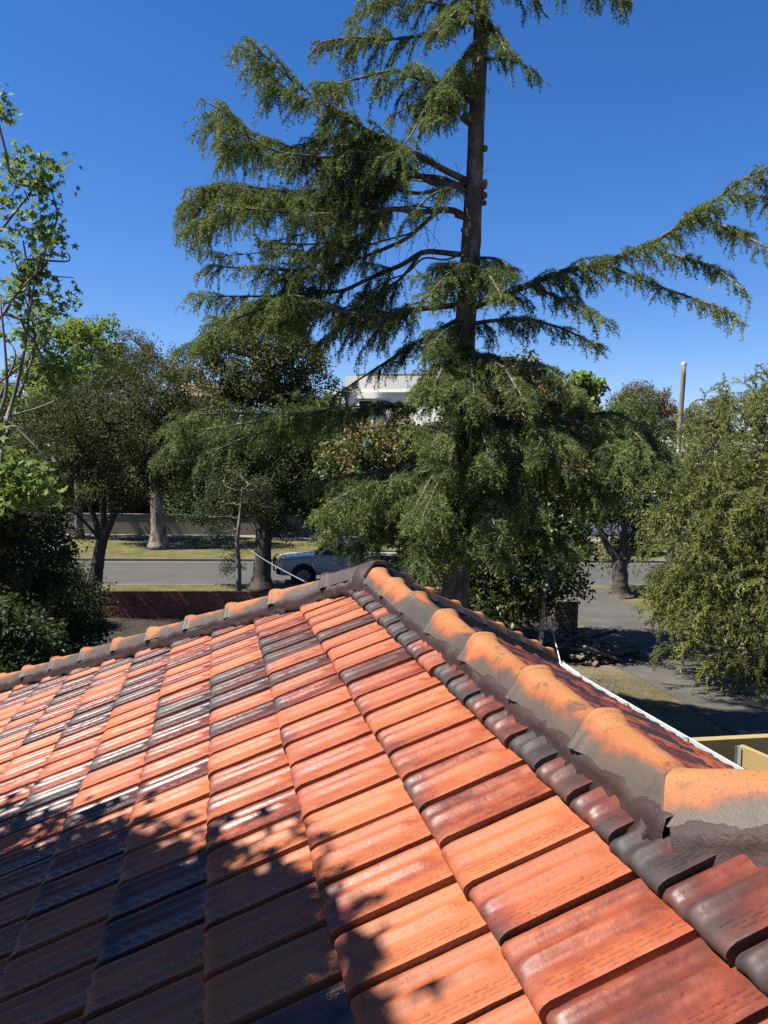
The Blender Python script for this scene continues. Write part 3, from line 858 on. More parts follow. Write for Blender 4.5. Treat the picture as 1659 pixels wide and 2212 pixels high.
def tree(name, label, base, trunk, r0, r1, blobs, nclump, cr, nleaf, leaf, mat, bark, cat='tree', group=None, shell=.35, droop=.0, twig=.009, upn=.5, flat=1.0, pts=None, tintf=None, sides=12, pw=.46, tint_lo=0.0, forks=()):
    root = empty(name, tuple(base), label, cat, group)
    inv = Matrix.Translation(-Vector(root.location))
    def put(o): o.parent = root; o.matrix_parent_inverse = inv; return o
    V, F, Q = trunk_tube(trunk, r0, r1, sides=sides)
    put(mesh('trunk', V, F, bark, smooth=True))
    C = blob_pts(blobs, nclump, shell) if pts is None else pts
    base_nodes = Q[len(Q)//3:]
    for fp_, fr0, fr1 in forks:
        fV, fF, fQ = trunk_tube([Q[-2]] + list(fp_), fr0, fr1, 16, 9, 1.0, .05)
        put(mesh('limb', fV, fF, bark, smooth=True)); base_nodes = np.concatenate([base_nodes, fQ[4:]])
    NA, par, rr, nt_ = skeleton(base_nodes, C, twig, pw)
    i = np.arange(nt_, len(NA)); ra = np.minimum(rr[par[i]], rr[i]*1.6)
    ra = np.minimum(ra, r1*.9); 
    V, F = tubes(NA[par[i]], NA[i], ra, np.minimum(rr[i], r1*.85))
    put(mesh('branches', V, F, bark, smooth=True))
    # leaves
    k = len(C)*nleaf; cid = np.repeat(np.arange(len(C)), nleaf)
    off = rdir(k)*(rng.uniform(.05, 1, (k, 1))**.5)*cr*rng.uniform(.6, 1.25, len(C))[cid][:, None]; off[:, 2] *= flat
    pos = C[cid]+off
    out = unit(off)
    nrm = unit(rdir(k)*.8+out*.5+np.array([0, 0, upn])); tang = unit(rdir(k)+out*.6+np.array([0, 0, -droop]))
    tang = unit(tang - nrm*np.sum(tang*nrm, 1, keepdims=True)*.8)
    Ln = rng.uniform(.7, 1.25, k)*leaf[0]*1.35; Wd = rng.uniform(.75, 1.2, k)*leaf[1]*1.6
    V, F = kites(pos, tang, nrm, Ln, Wd, .12)
    t = np.clip(rng.normal(.42, .2, len(C))[cid]+rng.normal(0, .16, k), tint_lo, 1)
    if tintf is not None: t = np.clip(tintf(pos, t), 0, 1)
    put(mesh('crown', V, F, mat, tint=np.repeat(t, 4)))
    return root

# ---------------------------------------------------------------- the big cedar
CYD = 12.3
def c3(px, py, dy=0.0): return at(px, py, CYD+dy)
cb = gnd(984, 1611)
cedar = empty('cedar_tree', tuple(cb), 'tall drooping cedar with a bare straight trunk behind the roof ridge', 'tree')
cinv = Matrix.Translation(-Vector(cedar.location))
def cput(o): o.parent = cedar; o.matrix_parent_inverse = cinv; return o
tp = [cb, c3(984, 1300), c3(984, 1150), c3(986, 1000), c3(996, 850), c3(1004, 720), c3(1012, 600), c3(1020, 480), c3(1025, 380), c3(1030, 250), c3(1036, 130), c3(1042, 0), c3(1050, -200), c3(1056, -420)]
mbv, mbf, cq = trunk_tube(tp, .242, .066, 90, 18, 1.35, .06)
cput(mesh('trunk', mbv, mbf, M['bark_cedar'], smooth=True))
mb = MB()
for px, py, dx, up_, r in ((1027, 215, -.16, .10, .10), (1022, 262, -.17, .06, .09), (1030, 322, .14, -.02, .06), (1022, 402, .20, .02, .10), (1022, 420, .19, -.06, .08), (1020, 437, .2, -.05, .06), (1010, 470, -.2, .0, .05), (985, 745, -.22, .04, .08), (1014, 500, -.12, 0, .05)):
    p = c3(px, py); mb = MB(); mb.tube([p, p+np.array([dx*.7, -.05, up_*.4]), p+np.array([dx*.98, -.08, up_*.8])], [r*1.15, r*.82, r*.70], 9); mb.V = [tuple(np.array(v)+rng.normal(0, .007, 3)) for v in mb.V]; cput(mb.build('pruned_stub', M['bark_cedar'], smooth=False))
LIMBS = [
 # pixel path from the trunk, bare fraction, side length, depth swing at tip, radius
 ([(1019,396),(948,361),(895,330),(816,295),(715,238),(618,163),(561,110)], .22, .85, -1.0, .075),
 ([(1010,414),(961,387),(882,378),(794,396),(645,418),(486,396),(407,431)], .30, .85, .8, .075),
 ([(1014,480),(988,453),(948,453),(904,460),(851,449),(772,466),(662,462),(508,449),(420,475)], .34, .85, -1.2, .075),
 ([(948,453),(882,515),(816,544),(706,583),(574,583),(455,575)], .42, .75, .9, .05),
 ([(992,550),(948,545),(913,541),(873,571),(816,593),(740,630),(600,640),(450,640)], .38, .8, 1.0, .065),
 ([(983,660),(904,667),(838,684),(750,676),(618,650),(500,690),(430,740)], .18, .8, -1.3, .07),
 ([(990,690),(900,740),(830,785),(760,830),(730,850)], .15, .45, .6, .05),
 ([(913,541),(870,600),(800,650),(730,700),(690,740)], .3, .6, 1.4, .04),
 ([(1019,396),(930,400),(850,330),(780,330),(700,340),(600,330),(480,265)], .35, .75, -1.8, .05),
 ([(1019,396),(900,420),(820,400),(740,360),(640,350),(500,320)], .45, .7, 1.6, .045),
 ([(1040,60),(1000,40),(930,75),(850,85),(760,80),(690,90),(665,125)], .12, .6, -.8, .05),
 ([(1035,165),(1000,170),(930,180),(850,150),(770,170),(700,190)], .1, .65, -1.2, .05),
 ([(1040,30),(960,10),(860,-10),(790,15),(740,50)], .1, .55, .6, .045),
 ([(1030,190),(985,215),(950,235),(900,220),(850,250)], .1, .5, .8, .04),
 ([(1030,200),(970,190),(920,230),(890,290),(860,330)], .1, .55, -1.6, .04),
 ([(1033,130),(1070,125),(1110,130),(1150,150)], .15, .32, -.6, .035),
 ([(1050,-70),(1120,-60),(1220,-40),(1340,-20)], .1, .55, -.6, .05),
 ([(1046,-120),(960,-70),(880,-60),(800,-20)], .1, .6, -.6, .05),
 ([(1025,662),(1080,637),(1130,620),(1200,590),(1290,570),(1380,540),(1450,500),(1520,450),(1600,390),(1720,330)], .09, .60, -1.4, .085),
 ([(1300,570),(1380,600),(1440,625),(1500,645),(1560,665),(1608,700)], .1, .28, -2.0, .035),
 ([(1400,535),(1470,555),(1540,575),(1605,625)], .1, .28, -1.8, .03),
 ([(1500,465),(1570,490),(1660,535)], .1, .26, -2.0, .03),
 ([(1560,420),(1640,420),(1720,450)], .1, .25, -2.0, .03),
 ([(1012,700),(1080,690),(1150,690),(1220,710),(1285,745)], .06, .42, -1.0, .05),
 ([(1012,560),(1050,555),(1085,560),(1108,590)], .05, .35, -.9, .04),
 ([(1008,590),(980,570),(950,575),(915,600)], .05, .4, -1.6, .04),
 ([(1150,620),(1200,640),(1240,660),(1300,690)], .1, .3, -1.6, .03),
 ([(1000,770),(1060,775),(1130,780),(1190,800),(1250,850)], .0, .55, -1.6, .05),
 ([(1000,775),(980,775),(945,790),(915,830)], .0, .5, -1.4, .045),
 ([(996,840),(1090,850),(1190,870),(1280,900),(1350,950)], .2, .6, .8, .05),
 ([(992,900),(1060,910),(1150,925),(1240,945),(1330,990)], .0, .75, -1.8, .06),
 ([(990,910),(1000,905),(960,915),(940,940)], .0, .6, -2.4, .05),
 ([(1240,900),(1330,890),(1400,930),(1450,990)], .0, .5, -.5, .035),
 ([(990,960),(1100,990),(1220,1010),(1310,1060)], .05, .7, -1.2, .05),
 ([(988,1000),(1050,1010),(1110,1040),(1160,1090)], .0, .7, -2.6, .05),
 ([(985,870),(880,875),(780,885),(640,895),(500,920),(400,935),(355,975)], .2, .6, -.8, .06),
 ([(988,860),(900,870),(820,875),(740,900)], .1, .45, .9, .05),
 ([(700,890),(620,920),(540,940),(450,980)], .0, .5, -1.6, .035),
 ([(985,905),(935,935),(895,985),(860,1012),(800,1020),(700,1040)], .55, .45, -.8, .06),
 ([(982,1010),(930,1030),(860,1050),(780,1070),(700,1110)], .1, .62, -2.2, .05),
 ([(982,1010),(930,1000),(880,1010),(840,1050)], .0, .6, -1.4, .05),
 ([(984,1120),(930,1170),(920,1210),(900,1260)], .1, .5, -2.6, .045),
 ([(984,1110),(1040,1120),(1120,1140),(1190,1160),(1245,1185)], .1, .5, -2.4, .045),
 ([(984,1100),(1010,1120),(1040,1160),(1080,1190)], .0, .5, -3.0, .04),
 ([(1010,560),(990,575),(960,598),(925,640)], .0, .55, -2.0, .035),
 ([(1010,570),(1030,575),(1060,598),(1085,640)], .0, .5, -2.0, .035),
 ([(1004,690),(990,700),(960,715),(930,745)], .0, .45, -1.6, .03),
 ([(1000,755),(985,765),(960,785),(930,850)], .0, .62, -2.6, .04),
 ([(1000,760),(1040,768),(1090,795),(1130,860)], .0, .62, -2.6, .04),
 ([(1002,765),(1015,775),(1020,800),(1025,860)], .0, .6, -2.8, .04),
 ([(995,890),(1010,898),(1040,925),(1060,1000)], .0, .7, -3.0, .04),
 ([(995,890),(1080,900),(1150,925),(1210,1000)], .0, .7, -2.8, .04),
 ([(1150,900),(1250,910),(1310,950),(1345,1020)], .0, .6, -2.4, .035),
 ([(990,985),(960,1000),(930,1035),(895,1100)], .0, .65, -3.0, .04),
 ([(988,1000),(1020,1025),(1050,1070),(1070,1140)], .0, .65, -3.2, .04),
 ([(986,1090),(990,1105),(1000,1140),(1010,1200)], .0, .5, -3.2, .04),
 ([(986,1090),(960,1110),(930,1150),(905,1220)], .0, .5, -3.3, .04),
 ([(1250,900),(1320,900),(1380,940),(1420,1000)], .0, .45, -1.6, .03),
 ([(1038,80),(1018,100),(985,140),(950,190)], .0, .5, -1.6, .035),
 ([(1036,150),(1010,165),(975,205),(945,260)], .0, .45, -1.4, .03),
 ([(1040,30),(1062,50),(1080,85),(1092,110)], .0, .32, -1.2, .03),
 ([(1042,-20),(1015,-5),(980,30),(940,70)], .0, .5, -1.6, .03),
 ([(1020,420),(985,400),(930,420),(880,470)], .25, .45, -1.4, .03),
 ([(984,1090),(900,1115),(830,1140),(770,1185)], .1, .5, -1.6, .035),
 ([(984,1130),(930,1160),(870,1190),(810,1225)], .1, .5, -1.8, .035),
 ([(984,1040),(900,1060),(820,1090),(740,1130),(690,1160)], .15, .5, -2.2, .035),
 ([(816,295),(770,310),(700,300),(620,320),(540,300)], .1, .5, .6, .03),
 ([(882,378),(830,420),(760,430),(680,500),(600,520)], .15, .55, 1.0, .03),
 ([(851,449),(800,500),(740,520),(650,530),(560,520)], .15, .5, -.4, .03),
 ([(560,880),(600,850),(650,850),(700,865)], .0, .3, -.3, .02),
]
TWA, TWB, TWR = [], [], []           # thin twig segments
TUP, TUD, TUT = [], [], []           # tuft positions and twig directions
GR = np.array([0, 0, -1.0])
def run(p, d, length, step, grav, wob=.1):
    pts = [p]; d = d/np.linalg.norm(d)
    for _ in range(max(2, int(length/step))):
        d = d + GR*grav*step + rng.normal(0, wob, 3)*step; d = d/np.linalg.norm(d); p = p + d*step; pts.append(p)
    return np.array(pts)
limbV = MB()
GH = []
for path, bare, side, swing, r0 in LIMBS:
    if side >= .74 and path[-1][0] < 980 or (side >= .55 and path[-1][1] > 850 and path[-1][0] < 980):
        tj = (rng.normal(0, 28), rng.uniform(-46, 66))
        GH.append(([path[0]] + [(px+tj[0]*(i/len(path))+rng.normal(0, 7), py+tj[1]*(i/len(path))**.8+rng.normal(0, 7)) for i, (px, py) in enumerate(path[1:], 1)], min(.6, bare+.1), side*.8, swing+rng.choice((-1, 1))*rng.uniform(.9, 2.0), .022))
for path, bare, side, swing, r0 in LIMBS + GH:
    n = len(path)
    bare = bare*.62; side = side*.78; swing = swing*.78; r0 = r0*.73
    P = np.array([c3(px, py, swing*(i/(n-1))**1.3 + (0 if i == 0 else rng.normal(0, .08))) for i, (px, py) in enumerate(path)])
    tot = np.linalg.norm(np.diff(P, axis=0), axis=1).sum()
    Q = smooth_poly(P, max(8, int(tot/.105)))
    k = len(Q); limbV.tube(Q, np.linspace(r0, .010, k), 7)
    T = unit(np.gradient(Q, axis=0))
    f = np.arange(k)/(k-1)
    sgn = 1; ph_ = rng.uniform(0, 6); fr_ = rng.uniform(5.0, 9.0)
    for i in range(k):
        if f[i] < bare: 
            if rng.random() < .5:      # short dead twigs on the bare part
                q = run(Q[i], unit(rng.normal(0, 1, 3)+np.array([0, 0, -.5])), rng.uniform(.2, .6), .1, .6, 1.5)
                TWA.append(q[:-1]); TWB.append(q[1:]); TWR.append(np.full(len(q)-1, .005))
            continue
        # drooping sub-limbs carry the sprays; they come in uneven bunches
        bunch = .68+.32*math.sin(f[i]*tot*fr_*.45+ph_)
        for rep in range(2):
            sgn = -sgn
            if rng.random() > (.08+.86*bunch if path[-1][0] < 900 else .25+bunch): continue
            hor = unit(np.cross(T[i], ZU))
            ln = side*(1.2-.62*f[i])*(.45+.75*bunch)*rng.uniform(.55, 1.45)*(min(1, (f[i]-bare)/.12+.35))
            d0 = T[i]*rng.uniform(.45, 1.0) + hor*sgn*rng.uniform(.15, .9) + ZU*rng.uniform(-.6, .45)
            B = run(Q[i]+T[i]*rng.uniform(-.07, .07), d0, ln, .043, 1.3, .9)
            B3 = B[::3]; TWA.append(B3[:-1]); TWB.append(B3[1:]); TWR.append(np.linspace(.010, .003, max(1, len(B3)-1))[:len(B3)-1])
            BT = unit(np.gradient(B, axis=0))
            tb_ = rng.normal(.40, .17) + .10*f[i]
            TUP.append(B[1:]); TUD.append(BT[1:]); TUP.append((B[1:]+B[:-1])/2); TUD.append(BT[1:]); TUT.append(np.full(2*len(B)-2, tb_))
            for j in range(1, len(B)):
                for _ in range(1 if j % 3 else 2):
                    tl = (rng.uniform(.08, .30) if rng.random() < .88 else rng.uniform(.3, .55))*(1.0 if side < .5 else 1.25)
                    dd = BT[j]*.5 + unit(np.cross(BT[j], ZU))*rng.choice((-1, 1))*rng.uniform(.2, .9) + GR*rng.uniform(.0, 1.1)
                    t = run(B[j], dd, tl*.8, .032, 3.2, 1.4); TUT.append(np.full(len(t)-1, tb_+rng.normal(0, .08)))
                    if rng.random() < .4: TWA.append(t[:1]); TWB.append(t[-1:]); TWR.append(np.full(1, .0028))
                    TUP.append(t[1:]); TUD.append(unit(np.gradient(t, axis=0))[1:])
cput(limbV.build('limb', M['bark_cedar'], smooth=True))
V, F = tubes(np.concatenate(TWA), np.concatenate(TWB), np.concatenate(TWR), np.concatenate(TWR)*.7, 3)
cput(mesh('twigs', V, F, M['bark_cedar']))
TUP = np.concatenate(TUP); TUD = np.concatenate(TUD); TUT = np.concatenate(TUT)
NN = 4
k = len(TUP); cid = np.repeat(np.arange(k), NN)
pos = TUP[cid] + rng.normal(0, .005, (k*NN, 3))
dirn = unit(rdir(k*NN)*.95 + TUD[cid]*.55 + np.array([0, 0, .28]))
V, F = blades(pos, dirn, rdir(k*NN), rng.uniform(.039, .068, k*NN), rng.uniform(.009, .0165, k*NN))
tt = np.clip(TUT[cid] + rng.normal(0, .12, k*NN), 0, 1)
cput(mesh('crown', V, F, M['cedar'], tint=np.repeat(tt, 3)))
print('cedar tufts', k)
# small pale cones
for i, (px, py) in enumerate(((665, 376), (1034, 138), (905, 300), (1000, 60))):
    p = c3(px, py, -1.0); mb = MB(); mb.tube([p, p+ZU*.02, p+ZU*.05, p+ZU*.08, p+ZU*.1], [.012, .026, .028, .02, .006], 8); cput(mb.build('cone', M['grass'], smooth=True))

# ---------------------------------------------------------------- other trees
def gb(px, Y): p = at(px, 1300, Y); return np.array([p[0], p[1], .1])
# red-tipped glossy bush-tree behind the cedar
b = gb(1010, 18.9)
rt = lambda pos, t: t + .05 + .42*np.clip((pos[:, 2]-4.4)/2.0, -.4, 1)*(rng.random(len(t)) < .8) + .30*(rng.random(len(t)) < .06)
tree('photinia_tree', 'glossy leaved bush with red and bronze tips filling in behind the cedar trunk', b, [b, b+ZU*1.2, b+np.array([.2, 0, 2.6])], .16, .10,
     [pblob(850, 1000, 145, 100, 18.9, 1.5), pblob(1080, 890, 140, 110, 18.9, 1.5), pblob(1000, 1100, 220, 120, 18.9, 1.6), pblob(1190, 1080, 110, 150, 18.3, 1.5), pblob(1130, 1220, 150, 90, 18.0, 1.3), pblob(800, 1060, 110, 90, 18.9, 1.2), pblob(1200, 960, 90, 90, 18.6, 1.4), pblob(1080, 1300, 130, 50, 18.2, 1.0)],
     760, .40, 66, (.105, .044), M['photinia'], M['bark_dark'], tintf=rt, upn=.3)
# low glossy branch tips by the lamp
# left: fine brown-olive tree near the fence
b = gb(190, 22.0)
tree('olive_tree', 'fine leaved brownish olive tree with dark forked leaning trunk left of the roof', b, [b, gnd(205, 1335)*0+at(205, 1260, 22), at(215, 1190, 22), at(222, 1165, 22)], .21, .16,
     [pblob(250, 900, 190, 110, 22, 1.7), pblob(140, 960, 110, 90, 22, 1.5), pblob(330, 830, 90, 90, 22.3, 1.2), pblob(360, 960, 90, 110, 22.2, 1.2), pblob(180, 1050, 150, 60, 21.6, 1.2), pblob(290, 1040, 120, 50, 21.8, 1.0)],
     760, .30, 66, (.055, .026), M['olive'], M['bark_dark'], twig=.008, tintf=lambda p, t: t+.12*np.clip((p[:, 2]-6)/2, -1, 1), forks=[([at(205, 1120, 22), at(185, 1070, 22), at(150, 1000, 22.2)], .10, .03), ([at(240, 1125, 22), at(265, 1060, 22), at(310, 1000, 22), at(360, 930, 22)], .12, .03), ([at(225, 1110, 22), at(222, 1030, 22), at(235, 930, 22)], .10, .03), ([at(190, 1135, 21.8), at(165, 1110, 21.6), at(120, 1085, 21.4)], .06, .02)])
# paperbark on the far verge
b = gnd(343, 1186)
tree('paperbark_tree', 'pale flaky barked tree standing on the far verge', b, [b, at(341, 1120, b[1]), at(338, 1060, b[1]), at(330, 1000, b[1]), at(325, 930, b[1])], .40, .26,
     [pblob(330, 900, 130, 90, 41, 2.6), pblob(250, 950, 110, 70, 41, 2.4), pblob(410, 970, 80, 60, 41, 2.2), pblob(180, 900, 90, 70, 41, 2.2)],
     400, .55, 60, (.11, .05), M['olive'], M['bark_pale'], twig=.016)
# big dense round tree behind the far wall
b = gb(580, 47.0)
tree('dense_tree', 'tall dense dark olive tree with rounded top beyond the far wall', b, [b, b+ZU*3, b+ZU*6], .4, .25,
     [pblob(570, 780, 120, 110, 47, 3.2), pblob(500, 800, 80, 90, 47, 2.6), pblob(645, 820, 85, 90, 47, 2.6), pblob(560, 900, 150, 90, 46.5, 3), pblob(670, 905, 50, 45, 46, 2), pblob(600, 710, 70, 60, 47.4, 2)],
     620, .62, 74, (.13, .07), M['dense'], M['bark_dark'], twig=.02, shell=.55)
b = gb(700, 44.0)
tree('yellow_green_bush', 'yellow green rounded bush beside the cream building', b, [b, b+ZU*1.5, b+ZU*3], .15, .1,
     [pblob(690, 910, 60, 60, 44, 1.5), pblob(730, 960, 70, 60, 44, 1.5)], 120, .45, 70, (.11, .055), M['brush'], M['bark_dark'], twig=.015)
# bright fresh green tree
b = gb(170, 44.0)
tree('maple_tree', 'bright fresh green tree against the sky at far left', b, [b, b+ZU*3, b+ZU*6], .25, .15,
     [pblob(120, 770, 90, 90, 44, 2.2), pblob(200, 760, 70, 80, 44, 2), pblob(245, 790, 40, 60, 44, 1.4), pblob(60, 850, 100, 80, 44, 2.2), pblob(240, 700, 14, 26, 44, .5), pblob(180, 690, 14, 26, 44, .5), pblob(150, 850, 120, 60, 43.5, 2)],
     330, .42, 62, (.13, .09), M['bright'], M['bark_grey'], twig=.012, shell=.2)
b = gb(40, 50.0)
tree('evergreen_tree', 'dark evergreen tree behind the star leaved tree at the far left', b, [b, b+ZU*2, b+ZU*4], .3, .2,
     [pblob(30, 930, 110, 90, 50, 3), pblob(-60, 900, 90, 110, 50, 3), pblob(130, 960, 90, 70, 50, 2.6), pblob(20, 1030, 150, 60, 49, 2.5)], 300, .6, 56, (.15, .08), M['dense'], M['bark_dark'], twig=.02, shell=.5)
b = gb(300, 62.0)
tree('brown_gum_tree', 'brownish gum tree showing above the olive tree', b, [b, b+ZU*4, b+ZU*8], .3, .2,
     [pblob(280, 760, 45, 50, 62, 2), pblob(330, 790, 40, 40, 62, 2), pblob(190, 720, 40, 30, 64, 2)], 120, .6, 50, (.16, .06), M['gumbrown'], M['bark_grey'], twig=.02)
b = gb(395, 90.0)
tree('far_gum_tree', 'small distant blue green tree behind the television aerial', b, [b, b+ZU*5, b+ZU*9], .3, .2, [pblob(385, 805, 40, 22, 90, 2.5), pblob(410, 830, 40, 30, 90, 2.5)], 70, .8, 46, (.2, .1), M['gum'], M['bark_grey'], twig=.02)
# trees on the near verge left of the ute
b = gnd(565, 1275)
tree('verge_tree', 'thick dark trunked street tree left of the white utility', b, [b, at(568, 1200, b[1]), at(572, 1120, b[1]), at(580, 1060, b[1])], .34, .22,
     [pblob(600, 1010, 110, 70, 28, 1.9), pblob(500, 1000, 90, 80, 28, 1.7), pblob(560, 940, 130, 60, 28, 2), pblob(690, 1030, 80, 60, 28, 1.6), pblob(540, 1090, 90, 40, 27.6, 1.2), pblob(640, 1115, 70, 45, 27.4, 1.0), pblob(470, 1060, 70, 60, 27.6, 1.2), pblob(430, 1010, 70, 80, 27.8, 1.5), pblob(420, 1085, 50, 45, 27.6, 1.0), pblob(660, 960, 90, 60, 28, 1.6)],
     700, .42, 66, (.085, .038), M['deepgreen'], M['bark_dark'], twig=.010)
b = gnd(513, 1304)
tree('slender_tree', 'slender young tree with dark tufts standing in front of the road', b, [b, at(516, 1240, b[1]), at(512, 1170, b[1]), at(520, 1100, b[1]), at(524, 1050, b[1])], .115, .022,
     [pblob(520, 1060, 80, 60, 25, 1.1), pblob(470, 1100, 50, 40, 25, .9), pblob(560, 1090, 50, 40, 25, .9), pblob(500, 1215, 42, 22, 25, .5), pblob(480, 1140, 40, 30, 25, .6)],
     200, .26, 52, (.055, .024), M['dark_leaf'], M['bark_grey'], twig=.007)
# verge tree on the right with forked trunk
b = gnd(1342, 1290)
tree('forked_tree', 'dark forked street tree beside the driveway entrance', b, [b, at(1340, 1250, b[1]), at(1338, 1228, b[1]), at(1342, 1212, b[1])], .30, .22,
     [pblob(1340, 960, 90, 90, 27.6, 1.9), pblob(1400, 1020, 70, 90, 27.4, 1.6), pblob(1290, 1040, 70, 90, 27.6, 1.6), pblob(1350, 1090, 100, 60, 27.2, 1.6), pblob(1370, 890, 60, 40, 27.8, 1.3), pblob(1320, 1190, 42, 40, 27.4, .6), pblob(1380, 1160, 45, 40, 27.2, .7)],
     460, .42, 62, (.10, .034), M['midgreen'], M['bark_dark'], twig=.012, droop=.8, forks=[([at(1312, 1180, b[1]), at(1290, 1130, b[1]), at(1280, 1060, b[1])], .15, .06), ([at(1350, 1150, b[1]), at(1342, 1060, b[1])], .14, .06), ([at(1368, 1180, b[1]), at(1388, 1120, b[1]), at(1400, 1040, b[1])], .16, .06)])
b = gb(1262, 40.0)
tree('plane_tree', 'broad leaved tree tip rising behind the cedar on the right', b, [b, b+ZU*3, b+ZU*6], .2, .12, [pblob(1255, 850, 35, 45, 40, .9), pblob(1285, 840, 18, 18, 40, .5), pblob(1240, 920, 60, 50, 40, 1.5)], 90, .4, 46, (.17, .13), M['bright'], M['bark_grey'], twig=.012)
for px, py, rx, ry, Y, mt, lb in ((1385, 860, 58, 30, 95, 'gumbrown', 'round headed brown gum tree left of the leaning pole'), (1525, 900, 46, 34, 100, 'gum', 'grey green domed gum tree right of the leaning pole'), (1440, 905, 55, 26, 120, 'gum', 'flat topped distant tree behind the leaning pole')):
    b = gb(px, Y)
    tree('distant_gum_tree', lb, b, [b, b+ZU*4, b+ZU*8], .35, .2, [pblob(px, py, rx, ry, Y, 4), pblob(px-rx*.5, py+ry*.7, rx*.7, ry*.7, Y, 4), pblob(px+rx*.55, py+ry*.8, rx*.6, ry*.6, Y, 4)], 170, .8, 54, (.22, .1), M[mt], M['bark_grey'], twig=.03, group='trees on the skyline')
# ---- weeping bottlebrush at right
b = gb(1660, 16.5)
wroot = empty('weeping_tree', tuple(b), 'large weeping yellow green bottlebrush tree overhanging the driveway at right', 'tree')
winv = Matrix.Translation(-Vector(wroot.location))
V, F, Q = trunk_tube([b, b+np.array([0, 0, 1.5]), b+np.array([-.2, .1, 3.2]), b+np.array([-.2, .1, 5])], .2, .1)
o = mesh('trunk', V, F, M['bark_dark'], smooth=True); o.parent = wroot; o.matrix_parent_inverse = winv
wb = [pblob(1640, 960, 150, 130, 16.5, 1.6), pblob(1560, 1060, 120, 120, 16.3, 1.4), pblob(1650, 1120, 190, 150, 16, 1.6), pblob(1520, 1180, 110, 130, 16.2, 1.3), pblob(1620, 1270, 170, 110, 15.6, 1.3), pblob(1500, 1280, 80, 80, 16.3, 1.0), pblob(1760, 1000, 160, 200, 16.8, 1.8), pblob(1740, 1200, 160, 150, 16.2, 1.6), pblob(1640, 880, 60, 60, 16.8, 1), pblob(1560, 1370, 90, 60, 15.4, .9), pblob(1650, 1390, 110, 70, 15.0, 1.0)]
C = blob_pts(wb, 1780, .5)
C = np.concatenate([C, np.array([at(px, py, Y) for px, py, Y in ((1478, 1400, 15.4), (1470, 1390, 15.4), (1488, 1380, 15.4), (1575, 1400, 14.8), (1580, 1410, 14.8), (1640, 1380, 14.6), (1425, 1180, 16.6), (1418, 1150, 16.6))])])
NA, par, rr, n0 = skeleton(Q[8:], C[::3], .008)
i = np.arange(n0, len(NA)); V, F = tubes(NA[par[i]], NA[i], np.minimum(rr[par[i]], rr[i]*1.6), rr[i])
o = mesh('branches', V, F, M['bark_grey'], smooth=True); o.parent = wroot; o.matrix_parent_inverse = winv
SP, SD, ST, TA_, TB_ = [], [], [], [], []
cc = np.mean([w[0] for w in wb], axis=0)
for p in C:
    d = unit(p-cc)*np.array([1, 1, .4])*.7 + rng.normal(0, .5, 3)+np.array([0, 0, .35])
    main = run(p, d, rng.uniform(.35, .75), .045, 2.6, 1.2); tb = rng.normal(.45, .18)
    strands = [main] + [run(main[j], unit(main[j]-main[j-1])+rng.normal(0, .6, 3), rng.uniform(.15, .4), .04, 3.0, 1.2) for j in range(2, len(main), 3)]
    for s in strands:
        TA_.append(s[:-1:4]); TB_.append(s[np.minimum(np.arange(4, len(s)+3, 4), len(s)-1)][:len(s[:-1:4])])
        SP.append(s[1:]); SD.append(unit(np.gradient(s, axis=0))[1:]); ST.append(np.full(len(s)-1, tb))
SP = np.concatenate(SP); SD = np.concatenate(SD); ST = np.concatenate(ST)
A_ = np.concatenate(TA_); B_ = np.concatenate(TB_)
V, F = tubes(A_, B_, np.full(len(A_), .0035), np.full(len(A_), .0025), 3)
o = mesh('twigs', V, F, M['bark_grey']); o.parent = wroot; o.matrix_parent_inverse = winv
cid = np.repeat(np.arange(len(SP)), 3); k = len(cid)
V, F = kites(SP[cid]+rng.normal(0, .01, (k, 3)), SD[cid]*.9+rdir(k)*.75, rdir(k), rng.uniform(.055, .10, k), rng.uniform(.016, .027, k), .1)
o = mesh('crown', V, F, M['brush'], tint=np.repeat(np.clip(ST[cid]+rng.normal(0, .14, k), 0, 1), 4)); o.parent = wroot; o.matrix_parent_inverse = winv
print('weeping leaves', k)
# a few red flowers in it
fp = np.array([at(px, py, 15.3) for px, py in ((1640, 1285), (1655, 1290), (1585, 1265), (1637, 1380), (1620, 1258), (1535, 1352), (1560, 1345))])
cid = np.repeat(np.arange(len(fp)), 14); k = len(cid)
V, F = kites(fp[cid]+rng.normal(0, .018, (k, 3)), rdir(k), rdir(k), np.full(k, .04), np.full(k, .025))
o = mesh('flowers', V, F, M['petal'], tint=np.repeat(rng.random(k), 4)); o.parent = wroot; o.matrix_parent_inverse = winv
# shrub below it
b = gnd(1440, 1345)
tree('rose_bush', 'leafy green shrub at the driveway edge under the weeping tree', b, [b, b+ZU*.3, b+ZU*.7], .03, .02, [(b+np.array([.1, 0, .75]), (.7, .6, .65)), (b+np.array([.9, -.6, .6]), (.8, .6, .55)), (b+np.array([-.1, .2, 1.2]), (.4, .4, .35))], 110, .22, 44, (.07, .04), M['midgreen'], M['bark_dark'], cat='shrub', twig=.005)

